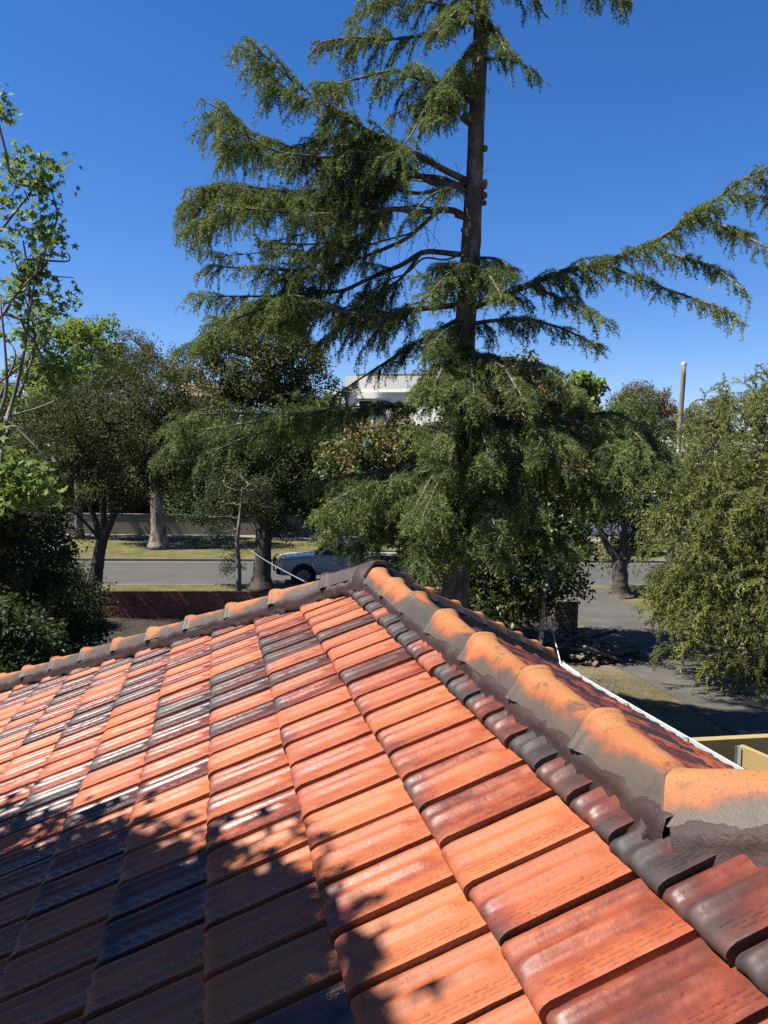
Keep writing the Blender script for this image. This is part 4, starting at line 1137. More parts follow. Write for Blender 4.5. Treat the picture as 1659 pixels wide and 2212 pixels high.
# ---------------------------------------------------------------- star-leaved tree at the left edge (also shades the roof)
STAR = []
for i in range(5):
    a = rad(90 + (i-2)*56); ln = (1.0, .9, .62)[abs(i-2)]
    STAR.append((math.cos(a)*ln, math.sin(a)*ln))
def star_leaves(pos, tang, nrm, sz):
    tang = unit(tang); side = unit(np.cross(nrm, tang)); nn = np.cross(side, tang); k = len(pos); sz = np.asarray(sz)[:, None]
    loc = [(0, -.08)]
    for i in range(5):
        x, y = STAR[i]; loc.append((x, y))
        if i < 4:
            x2, y2 = STAR[i+1]; loc.append(((x+x2)*.27, (y+y2)*.27))
    V = np.stack([pos + side*sz*x + tang*sz*y - nn*sz*(.22*(x*x+y*y)) for x, y in loc], 1)
    f = []
    # fan from the stalk
    for j in range(1, 9): f.append((0, j+1, j))
    F = (np.array(f)[None] + (np.arange(k)*10)[:, None, None]).reshape(-1, 3)
    return V.reshape(-1, 3), F
b = np.array([-6.6, 8.2, .12])
mroot = empty('sweetgum_tree', tuple(b), 'star leaved sweetgum with pale twisting branches at the left edge', 'tree')
minv = Matrix.Translation(-Vector(mroot.location))
def mput(o): o.parent = mroot; o.matrix_parent_inverse = minv; return o
tr = [b, b+np.array([.1, .1, 2.5]), b+np.array([.2, .2, 5]), b+np.array([.2, .2, 8]), b+np.array([.3, 0, 11])]
V, F, Q = trunk_tube(tr, .2, .08); mput(mesh('trunk', V, F, M['bark_grey'], smooth=True))
st1 = [at(-40, 1010, 12.0), at(20, 900, 12.0), at(45, 800, 12.0), at(62, 700, 12.0), at(66, 610, 12.0), at(50, 520, 12.0)]
st2 = [at(-30, 960, 11.5), at(18, 850, 11.5), at(10, 740, 11.5), at(0, 640, 11.5)]
st3 = [at(-60, 900, 12), at(0, 820, 12.2), at(60, 780, 12.4), at(100, 745, 12.4), at(118, 705, 12.4)]
lm = MB()
for s, r in ((st1, .055), (st2, .05), (st3, .03)):
    s = smooth_poly([tr[2]] + s, 30); lm.tube(s, np.linspace(r*1.3, .012, len(s)), 8)
for a_, b_ in (((20, 900), (170, 845)), ((-10, 880), (-10, 700)), ((66, 610), (100, 380)), ((50, 560), (130, 520)), ((0, 500), (110, 345)), ((-40, 380), (60, 375)), ((40, 860), (30, 560)), ((60, 690), (160, 600)), ((0, 930), (140, 960)), ((10, 900), (110, 1120))):
    p, q = at(*a_, 12), at(*b_, 12.3); s = smooth_poly([p, (p+q)/2+rng.normal(0, .2, 3), q], 14); lm.tube(s, np.linspace(.022, .006, 14), 6)
mput(lm.build('limb', M['bark_grey'], smooth=True))
cl = []
for px, py, Y, n in ((10, 235, 11.6, 10), (55, 330, 12, 8), (100, 370, 12, 14), (118, 365, 12, 6), (30, 375, 12, 8), (75, 405, 12, 10), (10, 430, 12, 10), (115, 440, 12.1, 4), (95, 500, 12, 12), (60, 480, 12, 8), (125, 515, 12, 6), (100, 545, 12, 6), (15, 510, 12, 5), (65, 590, 12.1, 26), (50, 620, 12, 14), (30, 640, 12, 8), (120, 640, 12.2, 8), (135, 625, 12.2, 4), (100, 670, 12, 6), (20, 700, 12, 6), (75, 720, 12.2, 6), (45, 740, 12, 4), (120, 800, 12.3, 16), (140, 815, 12.3, 14), (90, 690, 12, 5), (160, 770, 12.4, 6), (105, 790, 12.2, 8), (200, 780, 12.5, 4), (230, 830, 12.5, 3), (30, 1020, 9.6, 14), (60, 1040, 9.6, 16), (90, 1065, 9.6, 10), (20, 985, 9.6, 10), (45, 1075, 9.6, 8), (10, 1060, 9.6, 10)):
    for _ in range(n): cl.append(at(px, py, Y)+rng.normal(0, .11, 3))
vis = np.array(cl)
# crown over the left eave that throws the dappled shade on the tiles
sd = np.array(sdir)
def shade_pt(px, py, t):
    d = ray(px, py); tt = (CAMZ-PL-.035+TL*RR)/(-d[2]-TL*(d @ L)); return CAM + d*tt + sd*t
sh = []; shb = []
edge = [(0, 1690), (70, 1665), (130, 1690), (200, 1745), (300, 1742), (380, 1790), (460, 1800), (520, 1835), (570, 1800), (610, 1850), (655, 1910), (690, 1970), (702, 2060), (720, 2140), (760, 2230)]
ex = np.array([e[0] for e in edge]); ey = np.array([e[1] for e in edge])
tries = 0
while len(sh) < 1900 and tries < 90000:
    tries += 1
    px = rng.uniform(-420, 830); py = rng.uniform(1640, 2900)
    lim = np.interp(px, ex, ey, left=1690+(-px)*.05)
    if px > 800 or py < lim+8: continue
    dd = min(py-lim, (np.interp(py, ey[8:], ex[8:], left=610)-px) if py > 1850 else 999)
    if dd < 130 and rng.random() > .40+.6*dd/130: continue
    sh.append(shade_pt(px, py, rng.uniform(3.0, 4.6))); shb.append(1.0 if dd < 90 else 1.9)
sh = np.array(sh)
far = blob_pts([(b+np.array([-.4, 0, 9]), (2.4, 2.6, 2.6)), (b+np.array([-.3, -3.4, 6.8]), (1.9, 2.4, 1.6)), (b+np.array([-.8, -6, 6.0]), (2.2, 2.6, 2.2)), (b+np.array([.8, -9.2, 5.4]), (2.6, 2.2, 2.0))], 300, .3)
pf = proj(far); far = far[(pf[:, 0] < -160) | (pf[:, 2] < .3)]
_q = far - sd*((far[:, 2]-3.2)/sd[2])[:, None]; far = far[((_q @ E) < .6) | ((_q @ L) > 3.2)]
C = np.concatenate([vis[::3], sh[::6], far])
NA, par, rr, n0 = skeleton(Q[8:], C, .0045, .5)
i = np.arange(n0, len(NA)); V, F = tubes(NA[par[i]], NA[i], np.minimum(rr[par[i]], rr[i]*1.5), rr[i], 5)
mput(mesh('branches', V, F, M['bark_grey'], smooth=True))
allp = [np.repeat(vis, 6, 0)+rng.normal(0, .085, (len(vis)*6, 3)), np.repeat(sh, 5, 0)+rng.normal(0, .085, (len(sh)*5, 3)), np.repeat(far, 22, 0)+rng.normal(0, .25, (len(far)*22, 3))]
pos = np.concatenate(allp); k = len(pos)
V, F = star_leaves(pos, rdir(k)*.7+np.array([0, 0, -.8]), unit(rdir(k)*.8+np.array([0, -.2, .7])), rng.uniform(.05, .085, k)*np.concatenate([np.ones(len(vis)*6)*1.3, np.repeat(shb, 5), np.ones(len(far)*22)*1.5]))
mput(mesh('crown', V, F, M['maple'], tint=np.repeat(np.clip(rng.normal(.5, .2, k), 0, 1), 10)))

# ---------------------------------------------------------------- dark shrubs at lower left
for px, py, rx, ry, Y, lb, n in ((30, 1150, 120, 165, 15.0, 'dark dense shrub at the lower left below the star leaves', 260), (110, 1320, 120, 110, 16.5, 'dark shrub between the leaning trunk and the roof edge', 230), (140, 1300, 70, 85, 20.0, 'narrow dark shrub at the foot of the leaning trunk', 120), (20, 1390, 110, 90, 12.5, 'low dark shrub beside the far end of the roof hip', 150), (-60, 1050, 90, 120, 14, 'tall dark bush cut off by the left edge', 180)):
    b = gb(px, Y); k = Y/FPX
    tree('dark_shrub', lb, b, [b, b+ZU*.5, b+ZU*1.0], .06, .04, [pblob(px, py, rx, ry, Y, rx*k), pblob(px+rx*.3, py+ry*.5, rx*.8, ry*.6, Y, rx*k*.8)], n, .26, 46, (.085, .030), M['dark_leaf'], M['bark_dark'], cat='shrub', group='dark shrubs left of the roof', twig=.006, droop=.3)
b = gb(60, 13.5)
tree('fern_shrub', 'light green feathery shrub peeping over the left roof edge', b, [b, b+ZU*.3, b+ZU*.7], .03, .02, [pblob(50, 1400, 90, 26, 13.5, .8), pblob(10, 1430, 60, 30, 13.0, .6)], 70, .2, 46, (.07, .02), M['midgreen'], M['bark_dark'], cat='shrub', twig=.004)
# hedge behind the far wall
for i, px in enumerate((80, 190, 290, 400, 480, 560, 640, 730, 820)):
    b = gb(px, 51.0); hh = R_.uniform(34, 56)
    tree('hedge_shrub', ('leftmost', 'second from left', 'third from left', 'fourth from left', 'middle', 'fourth from right', 'third from right', 'second from right', 'rightmost')[i]+' of the nine hedge shrubs behind the far rendered wall', b, [b, b+ZU*.8, b+ZU*1.6], .1, .06, [pblob(px, 1075-R_.uniform(0, 16), 70, hh, 51.5, 1.6)], 120, .5, 44, (.16, .08), M['dense'] if i % 3 else M['midgreen'], M['bark_dark'], cat='shrub', group='hedge behind the far wall', twig=.012)

# far-off wood that closes the skyline
fp = []
for i in range(2600):
    s = rng.uniform(-170, 190); n = rng.uniform(85, 150)
    h = 6.0 + 2.4*math.sin(s*.13)+1.6*math.sin(s*.31+2)
    fp.append(rp(s, n, 3 + h*rng.uniform(.05, 1)**.7))
fp = np.array(fp); cid = np.repeat(np.arange(len(fp)), 15); k = len(cid)
V, F = kites(fp[cid]+rng.normal(0, .9, (k, 3))*np.array([1.3, 1, .6]), rdir(k), unit(rdir(k)+ZU*.6), np.full(k, 1.0), np.full(k, .7))
tag(mesh('distant_wood', V, F, M['gum'], tint=np.repeat(np.clip(rng.normal(.4, .2, len(fp))[cid]+rng.normal(0, .1, k), 0, 1), 4)), 'far off belt of trees along the skyline', 'wood', kind='stuff')

# ---------------------------------------------------------------- brick front fence
FN = -6.25
fence = empty('brick_fence', tuple(rp(0, FN, .12)), 'low dark red brick front fence along the verge', 'fence', rz=TA)
BM = []
for sd_ in range(3):
    mb = MB(); mb.box((0, 0, 0), (.228, .11, .074)); o = mb.build('brick', M['brick']); 
    bmv = o.data; bm = bmesh.new(); bm.from_mesh(bmv); bmesh.ops.bevel(bm, geom=bm.edges[:], offset=.006, segments=1, affect='EDGES')
    for v in bm.verts: v.co += Vector((R_.gauss(0, .0012), R_.gauss(0, .0012), R_.gauss(0, .001)))
    bm.to_mesh(bmv); bm.free(); BM.append(bmv); bpy.data.objects.remove(o)
BD = []
for q_ in BM:
    q2 = q_.copy(); q2.materials.clear(); q2.materials.append(M['old_brick']); BD.append(q2)
mb = MB()
mb.box((-11.5, .0, .36), (25.0, .100, .72)); mb.box((3.75, 0, .36), (.9, .1, .72))
core = mb.build('mortar_core', M['joint'], fence)
mb = MB()
for x0, x1 in ((-24.0, -9.6), (-3.2, 1.0)):
    x = x0
    for c in range(9):
        x = x0 + (.12 if c % 2 else 0)
        while x < x1:
            mb.box((x+.114, 0, .045+c*.084), (.228, .11, .074)); x += .238
tag(mb.build('bricks_beyond', M['brick'], fence), kind='stuff')
nb = 0
for c in range(9):
    for j in range(27):
        o = bpy.data.objects.new('brick', R_.choice(BM)); link(o, fence); o.location = (-9.6+.114+.238*j+(.12 if c % 2 else 0), R_.gauss(0, .002), .045+c*.084); nb += 1
# end pier beside the driveway
pier = empty('brick_pier', tuple(gnd(1218, 1362)), 'square dark brick gate pier beside the driveway', 'pier', rz=TA)
mb = MB(); mb.box((0, 0, .42), (.56, .56, .84)); mb.build('mortar_core', M['joint'], pier)
for c in range(10):
    for f_ in range(4):
        for j in range(2):
            a = f_*math.pi/2; o = bpy.data.objects.new('brick', R_.choice(BD)); link(o, pier)
            q = rotz(a) @ np.array([-.145+.24*j+(.05 if c % 2 else 0), -.245, .045+c*.084]); o.location = tuple(q); o.rotation_euler = (0, 0, a)

# ---------------------------------------------------------------- far wall, buildings
mb = MB(); mb.loft([[rp(-60, 20.3, z), rp(13.5, 20.3, z), rp(13.5, 20.55, z), rp(-60, 20.55, z)] for z in (.1, 1.32)])
gw = mb.build('garden_wall', M['render_wall']); tag(gw, 'long low beige rendered wall across the road', 'wall')
mb = MB(); mb.loft([[rp(-60, 20.26, z), rp(13.5, 20.26, z), rp(13.5, 20.59, z), rp(-60, 20.59, z)] for z in (1.322, 1.38)]); mb.build('coping', M['render_wall'], gw)
# cream house with heavy parapet
hb = at(870, 1000, 60.0); hb[2] = 3.0
HA = rad(-9.0)
cream = empty('cream_house', tuple(hb), 'cream rendered two storey house with grey parapet behind the cedar', 'building', rz=HA)
k60 = 60/FPX
def hz(py): return at(830, py, 60)[2] - 3.0
def hx(px): return (px-870)*k60
def bx(name, x0, x1, y0, y1, z0, z1, mat, parent=cream):
    mb = MB(); mb.box(((x0+x1)/2, (y0+y1)/2, (z0+z1)/2), (x1-x0, y1-y0, z1-z0)); return mb.build(name, mat, parent)
bx('wall', hx(715), hx(1150), 0, 9, 0, hz(842), M['cream'])
bx('parapet', hx(742), hx(1150), -.22, 9, hz(842)+.002, hz(812), M['parapet'])
bx('string_course', hx(730), hx(1150), -.25, -.002, hz(847), hz(842), M['trim_white'])
bx('roof_edge', hx(765), hx(1150), -.1, 9, hz(812)+.003, hz(807), M['roof_brown'])
bx('downpipe', hx(742), hx(744), -.12, -.004, 0, hz(848), M['dark_line'])
w = bx('window', hx(770), hx(805), -.06, -.006, hz(900), hz(863), M['trim_white'])
bx('pane', hx(773), hx(802), -.075, -.061, hz(898), hz(866), M['window_glass'], w)
bx('awning', hx(766), hx(812), -.9, -.005, hz(862), hz(860), M['trim_white'])
# small roof with aerial at left
rb = at(410, 830, 70); rb[2] = 3.2
rh = empty('aerial_house', tuple(rb), 'brown tiled house roof with television aerial far behind the trees', 'building')
mb = MB(); mb.loft([[(x, y, z) for x, y in ((-1.6, 0), (2.4, 0), (2.4, 8), (-1.6, 8))] for z in (0, hz(845))]); mb.build('wall', M['render_wall'], rh)
zt = at(410, 818, 70)[2]-3.2; zw = zt-1.6
mb = MB(); mb.add([(-2.0, -.5, zw), (2.8, -.5, zw), (2.8, 8.5, zw), (-2.0, 8.5, zw), (-1.5, 4, zt), (2.3, 4, zt)], [(0, 1, 5, 4), (1, 2, 5), (2, 3, 4, 5), (3, 0, 4), (3, 2, 1, 0)]); mb.build('roof', M['roof_brown'], rh)
mb = MB(); px0 = -1.5
mb.tube([(px0, 4, zt-.1), (px0, 4, zt+1.7)], .03, 6); mb.tube([(px0-.9, 4, zt+1.55), (px0+1.3, 4, zt+1.5)], .02, 6)
for q in range(7): mb.tube([(px0-.8+.33*q, 3.6, zt+1.55-.008*q), (px0-.8+.33*q, 4.4, zt+1.55-.008*q)], .012, 5)
mb.build('aerial', M['metal_grey'], rh)
# pale garage seen under the forked tree
gb_ = at(1350, 1185, 52); gb_[2] = .15
gar = empty('pale_garage', tuple(gb_), 'pale grey garage wall across the road seen under the forked tree', 'building', rz=TA)
bx('wall', -4.4, 5.5, 0, 6, 0, 2.7, M['cream'], gar)
bx('garage_door', -.6, 4.2, -.04, -.002, 0, 2.2, M['trim_white'], gar)
bx('pillar', -.95, -.62, -.12, -.003, 0, 2.7, M['trim_white'], gar)
bx('roof', -4.8, 5.9, -.4, 6.4, 2.702, 2.95, M['grey_trim'], gar)
bx('door_seam', 2.6, 2.63, -.06, -.041, 0, 2.2, M['dark_line'], gar)

# ---------------------------------------------------------------- poles and wires
b = at(1456, 1000, 34); b[2] = .1; top = at(1477.5, 790, 34)
pole = empty('leaning_pole', tuple(b), 'weathered timber power pole leaning right above the trees', 'pole')
pi = Matrix.Translation(-Vector(pole.location))
n = 26; base = b + (b-top)*0.0; full = np.array([base + (top-base)*i/(n-1) for i in range(n)])
full[0] = [full[0][0]-.0, full[0][1], .1]
mb = MB(); mb.tube(full, np.linspace(.135, .105, n), 10); V = np.array(mb.V); V += rng.normal(0, .004, V.shape)
o = mesh('post', V, mb.F, M['pole_wood'], smooth=True); o.parent = pole; o.matrix_parent_inverse = pi
ax = unit(top-base)
mb = MB(); mb.tube([top+ax*.0, top+ax*.12, top+ax*.15], [.112, .112, .08], 12); o = mb.build('pole_cap', M['plastic_white'], smooth=False); o.parent = pole; o.matrix_parent_inverse = pi
mb = MB(); q0 = at(1466, 965, 33.8); q1 = at(1463, 1000, 33.8); mb.tube([q0, q1], .06, 8); o = mb.build('conduit', M['plastic_white']); o.parent = pole; o.matrix_parent_inverse = pi
b = gnd(222, 1165); b2 = at(224, 1000, b[1])
mb = MB(); mb.tube([b, (b+b2)/2, b2], [.2, .19, .18], 10); o = mb.build('concrete_pole', M['footpath'], smooth=True); tag(o, 'pale concrete pole standing behind the olive tree trunk', 'pole')
mb = MB(); c = at(226, 1085, b[1]-.3); mb.box(c, (.42, .16, 1.1)); o = mb.build('meter_box', M['metal_grey'], o)
for i, py in enumerate((818, 823, 828)):
    p0 = at(-60, py, 38); p1 = at(300, py+1, 46); s = np.array([p0+(p1-p0)*t-ZU*.18*math.sin(math.pi*t) for t in np.linspace(0, 1, 16)])
    mb = MB(); mb.tube(s, .016, 5); o = mb.build('power_line', M['black_plastic']); tag(o, ('topmost', 'middle', 'lowest')[i]+' of the three power lines at far left', 'wire', 'power lines at far left')
p0 = at(505, 1160, 26); p1 = at(690, 1272, 12.0); s = np.array([p0+(p1-p0)*t-ZU*.10*math.sin(math.pi*t) for t in np.linspace(0, 1, 20)])
mb = MB(); mb.tube(s, .011, 6); o = mb.build('service_cable', M['metal_grey']); tag(o, 'grey cable sloping down to the roof in front of the utility', 'cable')

# ---------------------------------------------------------------- vehicles
def section(x, w, zb, zt, crown=.02, tuck=.93):
    return [(x, -w*tuck, zb), (x, -w, zb+.16*(zt-zb)), (x, -w, zb+.55*(zt-zb)), (x, -w*.975, zb+.86*(zt-zb)), (x, -w*.88, zt), (x, -w*.4, zt+crown), (x, w*.4, zt+crown), (x, w*.88, zt), (x, w*.975, zb+.86*(zt-zb)), (x, w, zb+.55*(zt-zb)), (x, w, zb+.16*(zt-zb)), (x, w*tuck, zb)]
def vehicle(name, label, loc, rz, kind):
    root = empty(name, tuple(loc), label, 'car' if kind != 'ute' else 'utility', rz=rz)
    if kind == 'ute':
        st = [(2.60, .62, .50, .80), (2.55, .78, .42, .98), (2.42, .88, .40, 1.04), (2.1, .92, .40, 1.09), (1.6, .93, .42, 1.13), (1.2, .93, .42, 1.16), (.6, .93, .42, 1.12), (-.9, .93, .42, 1.12), (-1.0, .93, .45, 1.12), (-2.3, .92, .5, 1.12), (-2.58, .9, .55, 1.10)]
        cabin = dict(b0=1.25, b1=-1.02, r0=.42, r1=-.80, zb=1.10, zt=1.74, wb=.89, wt=.68); wx, wr = (1.62, -1.58), .39
    else:
        st = [(2.2, .55, .35, .62), (2.15, .7, .28, .74), (2.0, .82, .25, .80), (1.6, .87, .25, .88), (1.1, .88, .25, .95), (.4, .88, .25, .95), (-1.2, .88, .25, .95), (-1.9, .87, .28, .98), (-2.15, .8, .35, .95)]
        cabin = dict(b0=1.15, b1=-2.0, r0=.25, r1=-1.2, zb=.93, zt=1.45, wb=.84, wt=.60); wx, wr = (1.35, -1.3), .31
    mb = MB(); mb.loft([section(*s) for s in st]); body = mb.build('body', M['car_white'], root, smooth=True); bevel(body, .02, 2)
    if hasattr(body.data, 'set_sharp_from_angle'): body.data.set_sharp_from_angle(angle=rad(38))
    c = cabin
    def cp(x, z, s, o=0.0):
        t = (z-c['zb'])/(c['zt']-c['zb']); return (x, s*(c['wb']+(c['wt']-c['wb'])*t+o), z)
    mb = MB()
    mb.loft([[(c['b0'], -c['wb'], c['zb']), (c['b0'], c['wb'], c['zb']), (c['b1'], c['wb'], c['zb']), (c['b1'], -c['wb'], c['zb'])],
             [(c['r0'], -c['wt'], c['zt']-.03), (c['r0'], c['wt'], c['zt']-.03), (c['r1'], c['wt'], c['zt']-.03), (c['r1'], -c['wt'], c['zt']-.03)],
             [(c['r0']-.12, -c['wt']*.86, c['zt']+.02), (c['r0']-.12, c['wt']*.86, c['zt']+.02), (c['r1']+.08, c['wt']*.86, c['zt']+.02), (c['r1']+.08, -c['wt']*.86, c['zt']+.02)]])
    cab = mb.build('cabin', M['car_white'], root); bevel(cab, .05, 3); cab.data.polygons.foreach_set('use_smooth', [True]*len(cab.data.polygons))
    zb, zt = c['zb']+.07, c['zt']-.12
    xf = lambda z: c['b0']+(c['r0']-c['b0'])*(z-c['zb'])/(c['zt']-c['zb'])
    xm = (c['r0']+c['r1'])/2+.06
    for s in (-1, 1):
        for (xa, xb, xc, xd) in ((xf(zb)-.14, xm+.04, xm+.04, xf(zt)-.10), (xm-.06, c['b1']+.14, c['r1']+.10, xm-.06)):
            V = [cp(xa, zb, s, .006), cp(xb, zb, s, .006), cp(xc, zt, s, .006), cp(xd, zt, s, .006)]
            V += [(v[0], v[1]-s*.03, v[2]) for v in V]
            mesh('side_window', V, [(0, 1, 2, 3), (0, 4, 5, 1), (1, 5, 6, 2), (2, 6, 7, 3), (3, 7, 4, 0)], M['car_glass'], root)
        mb = MB(); mb.box((xf(zb)-.16, s*(c['wb']+.12), zb+.09), (.12, .2, .17)); mi = mb.build('mirror', M['car_white'], root); bevel(mi, .03, 2)
        zl_ = st[2][3]-.13
        mb = MB(); mb.loft([[(st[1][0]+.03, s*.40, zl_-.06), (st[1][0]+.02, s*.78, zl_-.04), (st[1][0]-.03, s*.80, zl_+.10), (st[1][0]+.0, s*.45, zl_+.08)], [(st[1][0]-.3, s*.40, zl_-.05), (st[1][0]-.34, s*.885, zl_-.03), (st[1][0]-.42, s*.885, zl_+.12), (st[1][0]-.3, s*.45, zl_+.09)]])
        mb.build('headlight', M['headlight'], root)
        for x in wx:
            mb = MB(); 
            mb.tube([(x, s*(st[4][1]-.25), wr), (x, s*(st[4][1]+.004), wr)], wr+.09, 22); mb.build('wheel_arch', M['black_plastic'], root)
            mb = MB(); mb.tube([(x, s*(st[4][1]-.2), wr), (x, s*(st[4][1]-.02), wr), (x, s*(st[4][1]+.012), wr)], [wr, wr, wr*.93], 22); ty = mb.build('wheel', M['tyre'], root)
            mb = MB(); mb.tube([(x, s*(st[4][1]), wr), (x, s*(st[4][1]+.02), wr)], [wr*.66, wr*.6], 18); mb.build('rim', M['rim'], ty)
        mb = MB(); mb.box((.15 if kind == 'ute' else -.1, s*(.935 if kind == 'ute' else .885), .78 if kind == 'ute' else .6), (.008, .012, .62 if kind == 'ute' else .5)); mb.build('door_seam', M['black_plastic'], root)
    # windscreen
    V = []
    for z in (c['zb']+.05, c['zt']-.07):
        for s in (-1, 1):
            q = cp(xf(z)+.02, z, s, -.10); V.append(q)
    V = [(v[0]+.012, v[1], v[2]+.006) for v in V] + V
    mesh('windscreen', V, [(0, 1, 3, 2), (4, 6, 7, 5), (0, 4, 5, 1), (2, 3, 7, 6), (0, 2, 6, 4), (1, 5, 7, 3)], M['car_glass'], root)
    mb = MB(); mb.box((st[0][0]-.04, 0, st[0][2]+.06), (.16, st[2][1]*1.9, .24)); bu = mb.build('bumper', M['black_plastic'], root); bevel(bu, .05, 2)
    mb = MB(); mb.box((st[0][0]+.01, 0, st[0][3]-.04), (.06, .9, .14)); mb.build('grille', M['black_plastic'], root)
    if kind == 'ute':
        mb = MB()
        for s in (-1, 1): mb.tube([(2.50, s*.86, .45), (2.72, s*.8, .62), (2.74, s*.78, .98), (2.62, s*.7, 1.02)], .035, 8)
        mb.tube([(2.74, -.78, .95), (2.76, 0, .97), (2.74, .78, .95)], .035, 8); mb.build('bull_bar', M['black_plastic'], root, smooth=True)
        mb = MB()
        for s in (-1, 1): mb.box((-1.8, s*.87, 1.135), (1.5, .08, .05))
        mb.build('tray_rail', M['black_plastic'], root)
    return root
uf = at(596, 1240, 29.6)
vehicle('parked_utility', 'white dual cab utility parked on the near side of the road', rp(uf[0]+2.6+.2, 1.15, 0), TA+math.pi, 'ute')
cf = at(212, 1190, 35.4)
vehicle('parked_car', 'white car parked on the far side, half hidden behind the leaning trunk', rp(cf[0]-2.3, 6.2, 0), TA, 'sedan')

# ---------------------------------------------------------------- lamp post
b = gnd(1165, 1428); t_ = at(1176, 1283, b[1])
lamp = empty('lamp_post', tuple(b), 'old flaking white garden lamp post leaning beside the rubble', 'lamp post')
li = Matrix.Translation(-Vector(b))
def lput(o): o.parent = lamp; o.matrix_parent_inverse = li; return o
P = [b + (t_-b)*q for q in np.linspace(0, 1, 10)]
mb = MB(); mb.tube(P, np.linspace(.062, .045, 10), 10); lput(mb.build('pole', M['lamp_paint'], smooth=True))
ax = unit(t_-b)
mb = MB(); mb.tube([t_, t_+ax*.04, t_+ax*.07, t_+ax*.16, t_+ax*.19, t_+ax*.21, t_+ax*.25], [.05, .075, .06, .095, .125, .13, .12], 12); lput(mb.build('capital', M['lamp_paint'], smooth=False))
l0 = t_+ax*.25
mb = MB()
mb.loft([[l0+np.array([x*w, y*w, 0])+ax*h for x, y in ((-1, -1), (1, -1), (1, 1), (-1, 1))] for w, h in ((.09, 0), (.165, .36))])
lan = lput(mb.build('lantern', M['lamp_glass']))
mb = MB()
for x, y in ((-1, -1), (1, -1), (1, 1), (-1, 1)): mb.tube([l0+np.array([x*.092, y*.092, 0]), l0+np.array([x*.168, y*.168, 0])+ax*.36], .014, 6)
mb.build('lantern_frame', M['black_plastic'], lan)
mb = MB(); mb.loft([[l0+np.array([x*w, y*w, 0])+ax*h for x, y in ((-1, -1), (1, -1), (1, 1), (-1, 1))] for w, h in ((.19, .362), (.17, .40), (.05, .52), (.02, .60))]); mb.build('lantern_roof', M['black_plastic'], lan)

# ---------------------------------------------------------------- rubble, buckets, bars, broom
PLK = []
for i in range(34):                          # broken bricks and tile pieces
    t = R_.random(); px = 1185+R_.random()*195; py = 1402+R_.random()*38 + (px-1185)*.03
    p = gnd(px, py); hgt = max(0, .42*math.exp(-((px-1240)/60)**2-((py-1410)/22)**2)); sz = (.23*R_.uniform(.5, 1), .11*R_.uniform(.8, 1.1), .076)
    mb = MB(); mb.box((0, 0, 0), sz); o = mb.build('broken_brick', M['old_brick'])
    bm = bmesh.new(); bm.from_mesh(o.data); bmesh.ops.bevel(bm, geom=bm.edges[:], offset=.008, segments=1, affect='EDGES')
    for v in bm.verts: v.co += Vector((R_.gauss(0, .006), R_.gauss(0, .005), R_.gauss(0, .004)))
    bm.to_mesh(o.data); bm.free()
    o.location = (p[0], p[1], .12+.045+hgt*R_.uniform(.3, 1)); o.rotation_euler = (R_.gauss(0, .4), R_.gauss(0, .4), R_.uniform(0, 6))
    tag(o, 'broken brick lying in the rubble heap beside the driveway', 'brick', 'broken bricks in the rubble heap')
for i in range(16):
    px = 1195+R_.random()*160; py = 1395+R_.random()*40; p = gnd(px, py); ln = R_.uniform(.5, 1.4)
    mb = MB(); mb.box((0, 0, 0), (ln, R_.uniform(.07, .16), R_.uniform(.02, .05))); o = mb.build('timber_offcut', M['old_wood'])
    o.location = (p[0], p[1], .12+.1+R_.uniform(0, .35)); o.rotation_euler = (R_.gauss(0, .3), R_.gauss(0, .35), R_.uniform(0, 6))
    tag(o, 'weathered timber offcut thrown on the rubble heap', 'timber', 'timber offcuts in the rubble heap')
for i in range(9):
    p0 = gnd(1085+i*6, 1345+i*3) + ZU*(.55-.03*i); p1 = gnd(1190+i*3, 1385+i*3)+ZU*.05
    mb = MB(); mb.tube([p0-(p1-p0)*.6, p0, p1], .013, 6); o = mb.build('steel_bar', M['rust']); tag(o, 'thin steel bar leaning in the bundle left of the lamp post', 'steel bar', 'bundle of steel bars')
def bucket(px, py, mat, label):
    p = gnd(px, py); root = empty('bucket', tuple(p), label, 'bucket')
    mb = MB(); n = 18
    secs = [[(r*math.cos(2*math.pi*k/n), r*math.sin(2*math.pi*k/n), z) for k in range(n)] for r, z in ((.115, 0), (.145, .30), (.152, .30), (.152, .33), (.138, .33), (.11, .02))]
    mb.loft(secs); mb.build('pail', mat, root, smooth=False)
    mb = MB(); mb.tube([(.15*math.cos(a), -.02+.0*a, .31+.12*math.sin(a)) for a in np.linspace(0, math.pi, 12)], .005, 5); mb.build('handle', M['metal_grey'], root)
bucket(1136, 1422, M['yellow'], 'yellow plastic bucket beside the lamp post')
bucket(1108, 1398, M['blue'], 'blue plastic bucket behind the yellow one')
def tub(px, py):
    p = gnd(px, py); root = empty('plaster_tub', tuple(p+ZU*.1), 'tipped pale plastic tub lying on the rubble', 'tub'); root.rotation_euler = (1.2, .2, .7)
    mb = MB(); n = 16
    mb.loft([[(r*math.cos(2*math.pi*k/n), r*math.sin(2*math.pi*k/n), z) for k in range(n)] for r, z in ((.10, 0), (.14, .26), (.148, .26), (.148, .29), (.133, .29), (.095, .02))]); mb.build('pail', M['plastic_white'], root)
tub(1268, 1418)
p0 = gnd(1213, 1446) + ZU*.05; p1 = gnd(1190, 1424)+ZU*.75
br = empty('broom', tuple(p0), 'pale handled broom leaning head up by the rubble', 'broom'); bi = Matrix.Translation(-Vector(p0))
mb = MB(); mb.tube([p0, p1], .015, 8); o = mb.build('handle', M['plastic_white']); o.parent = br; o.matrix_parent_inverse = bi
mb = MB(); mb.box(p1, (.26, .06, .05)); 
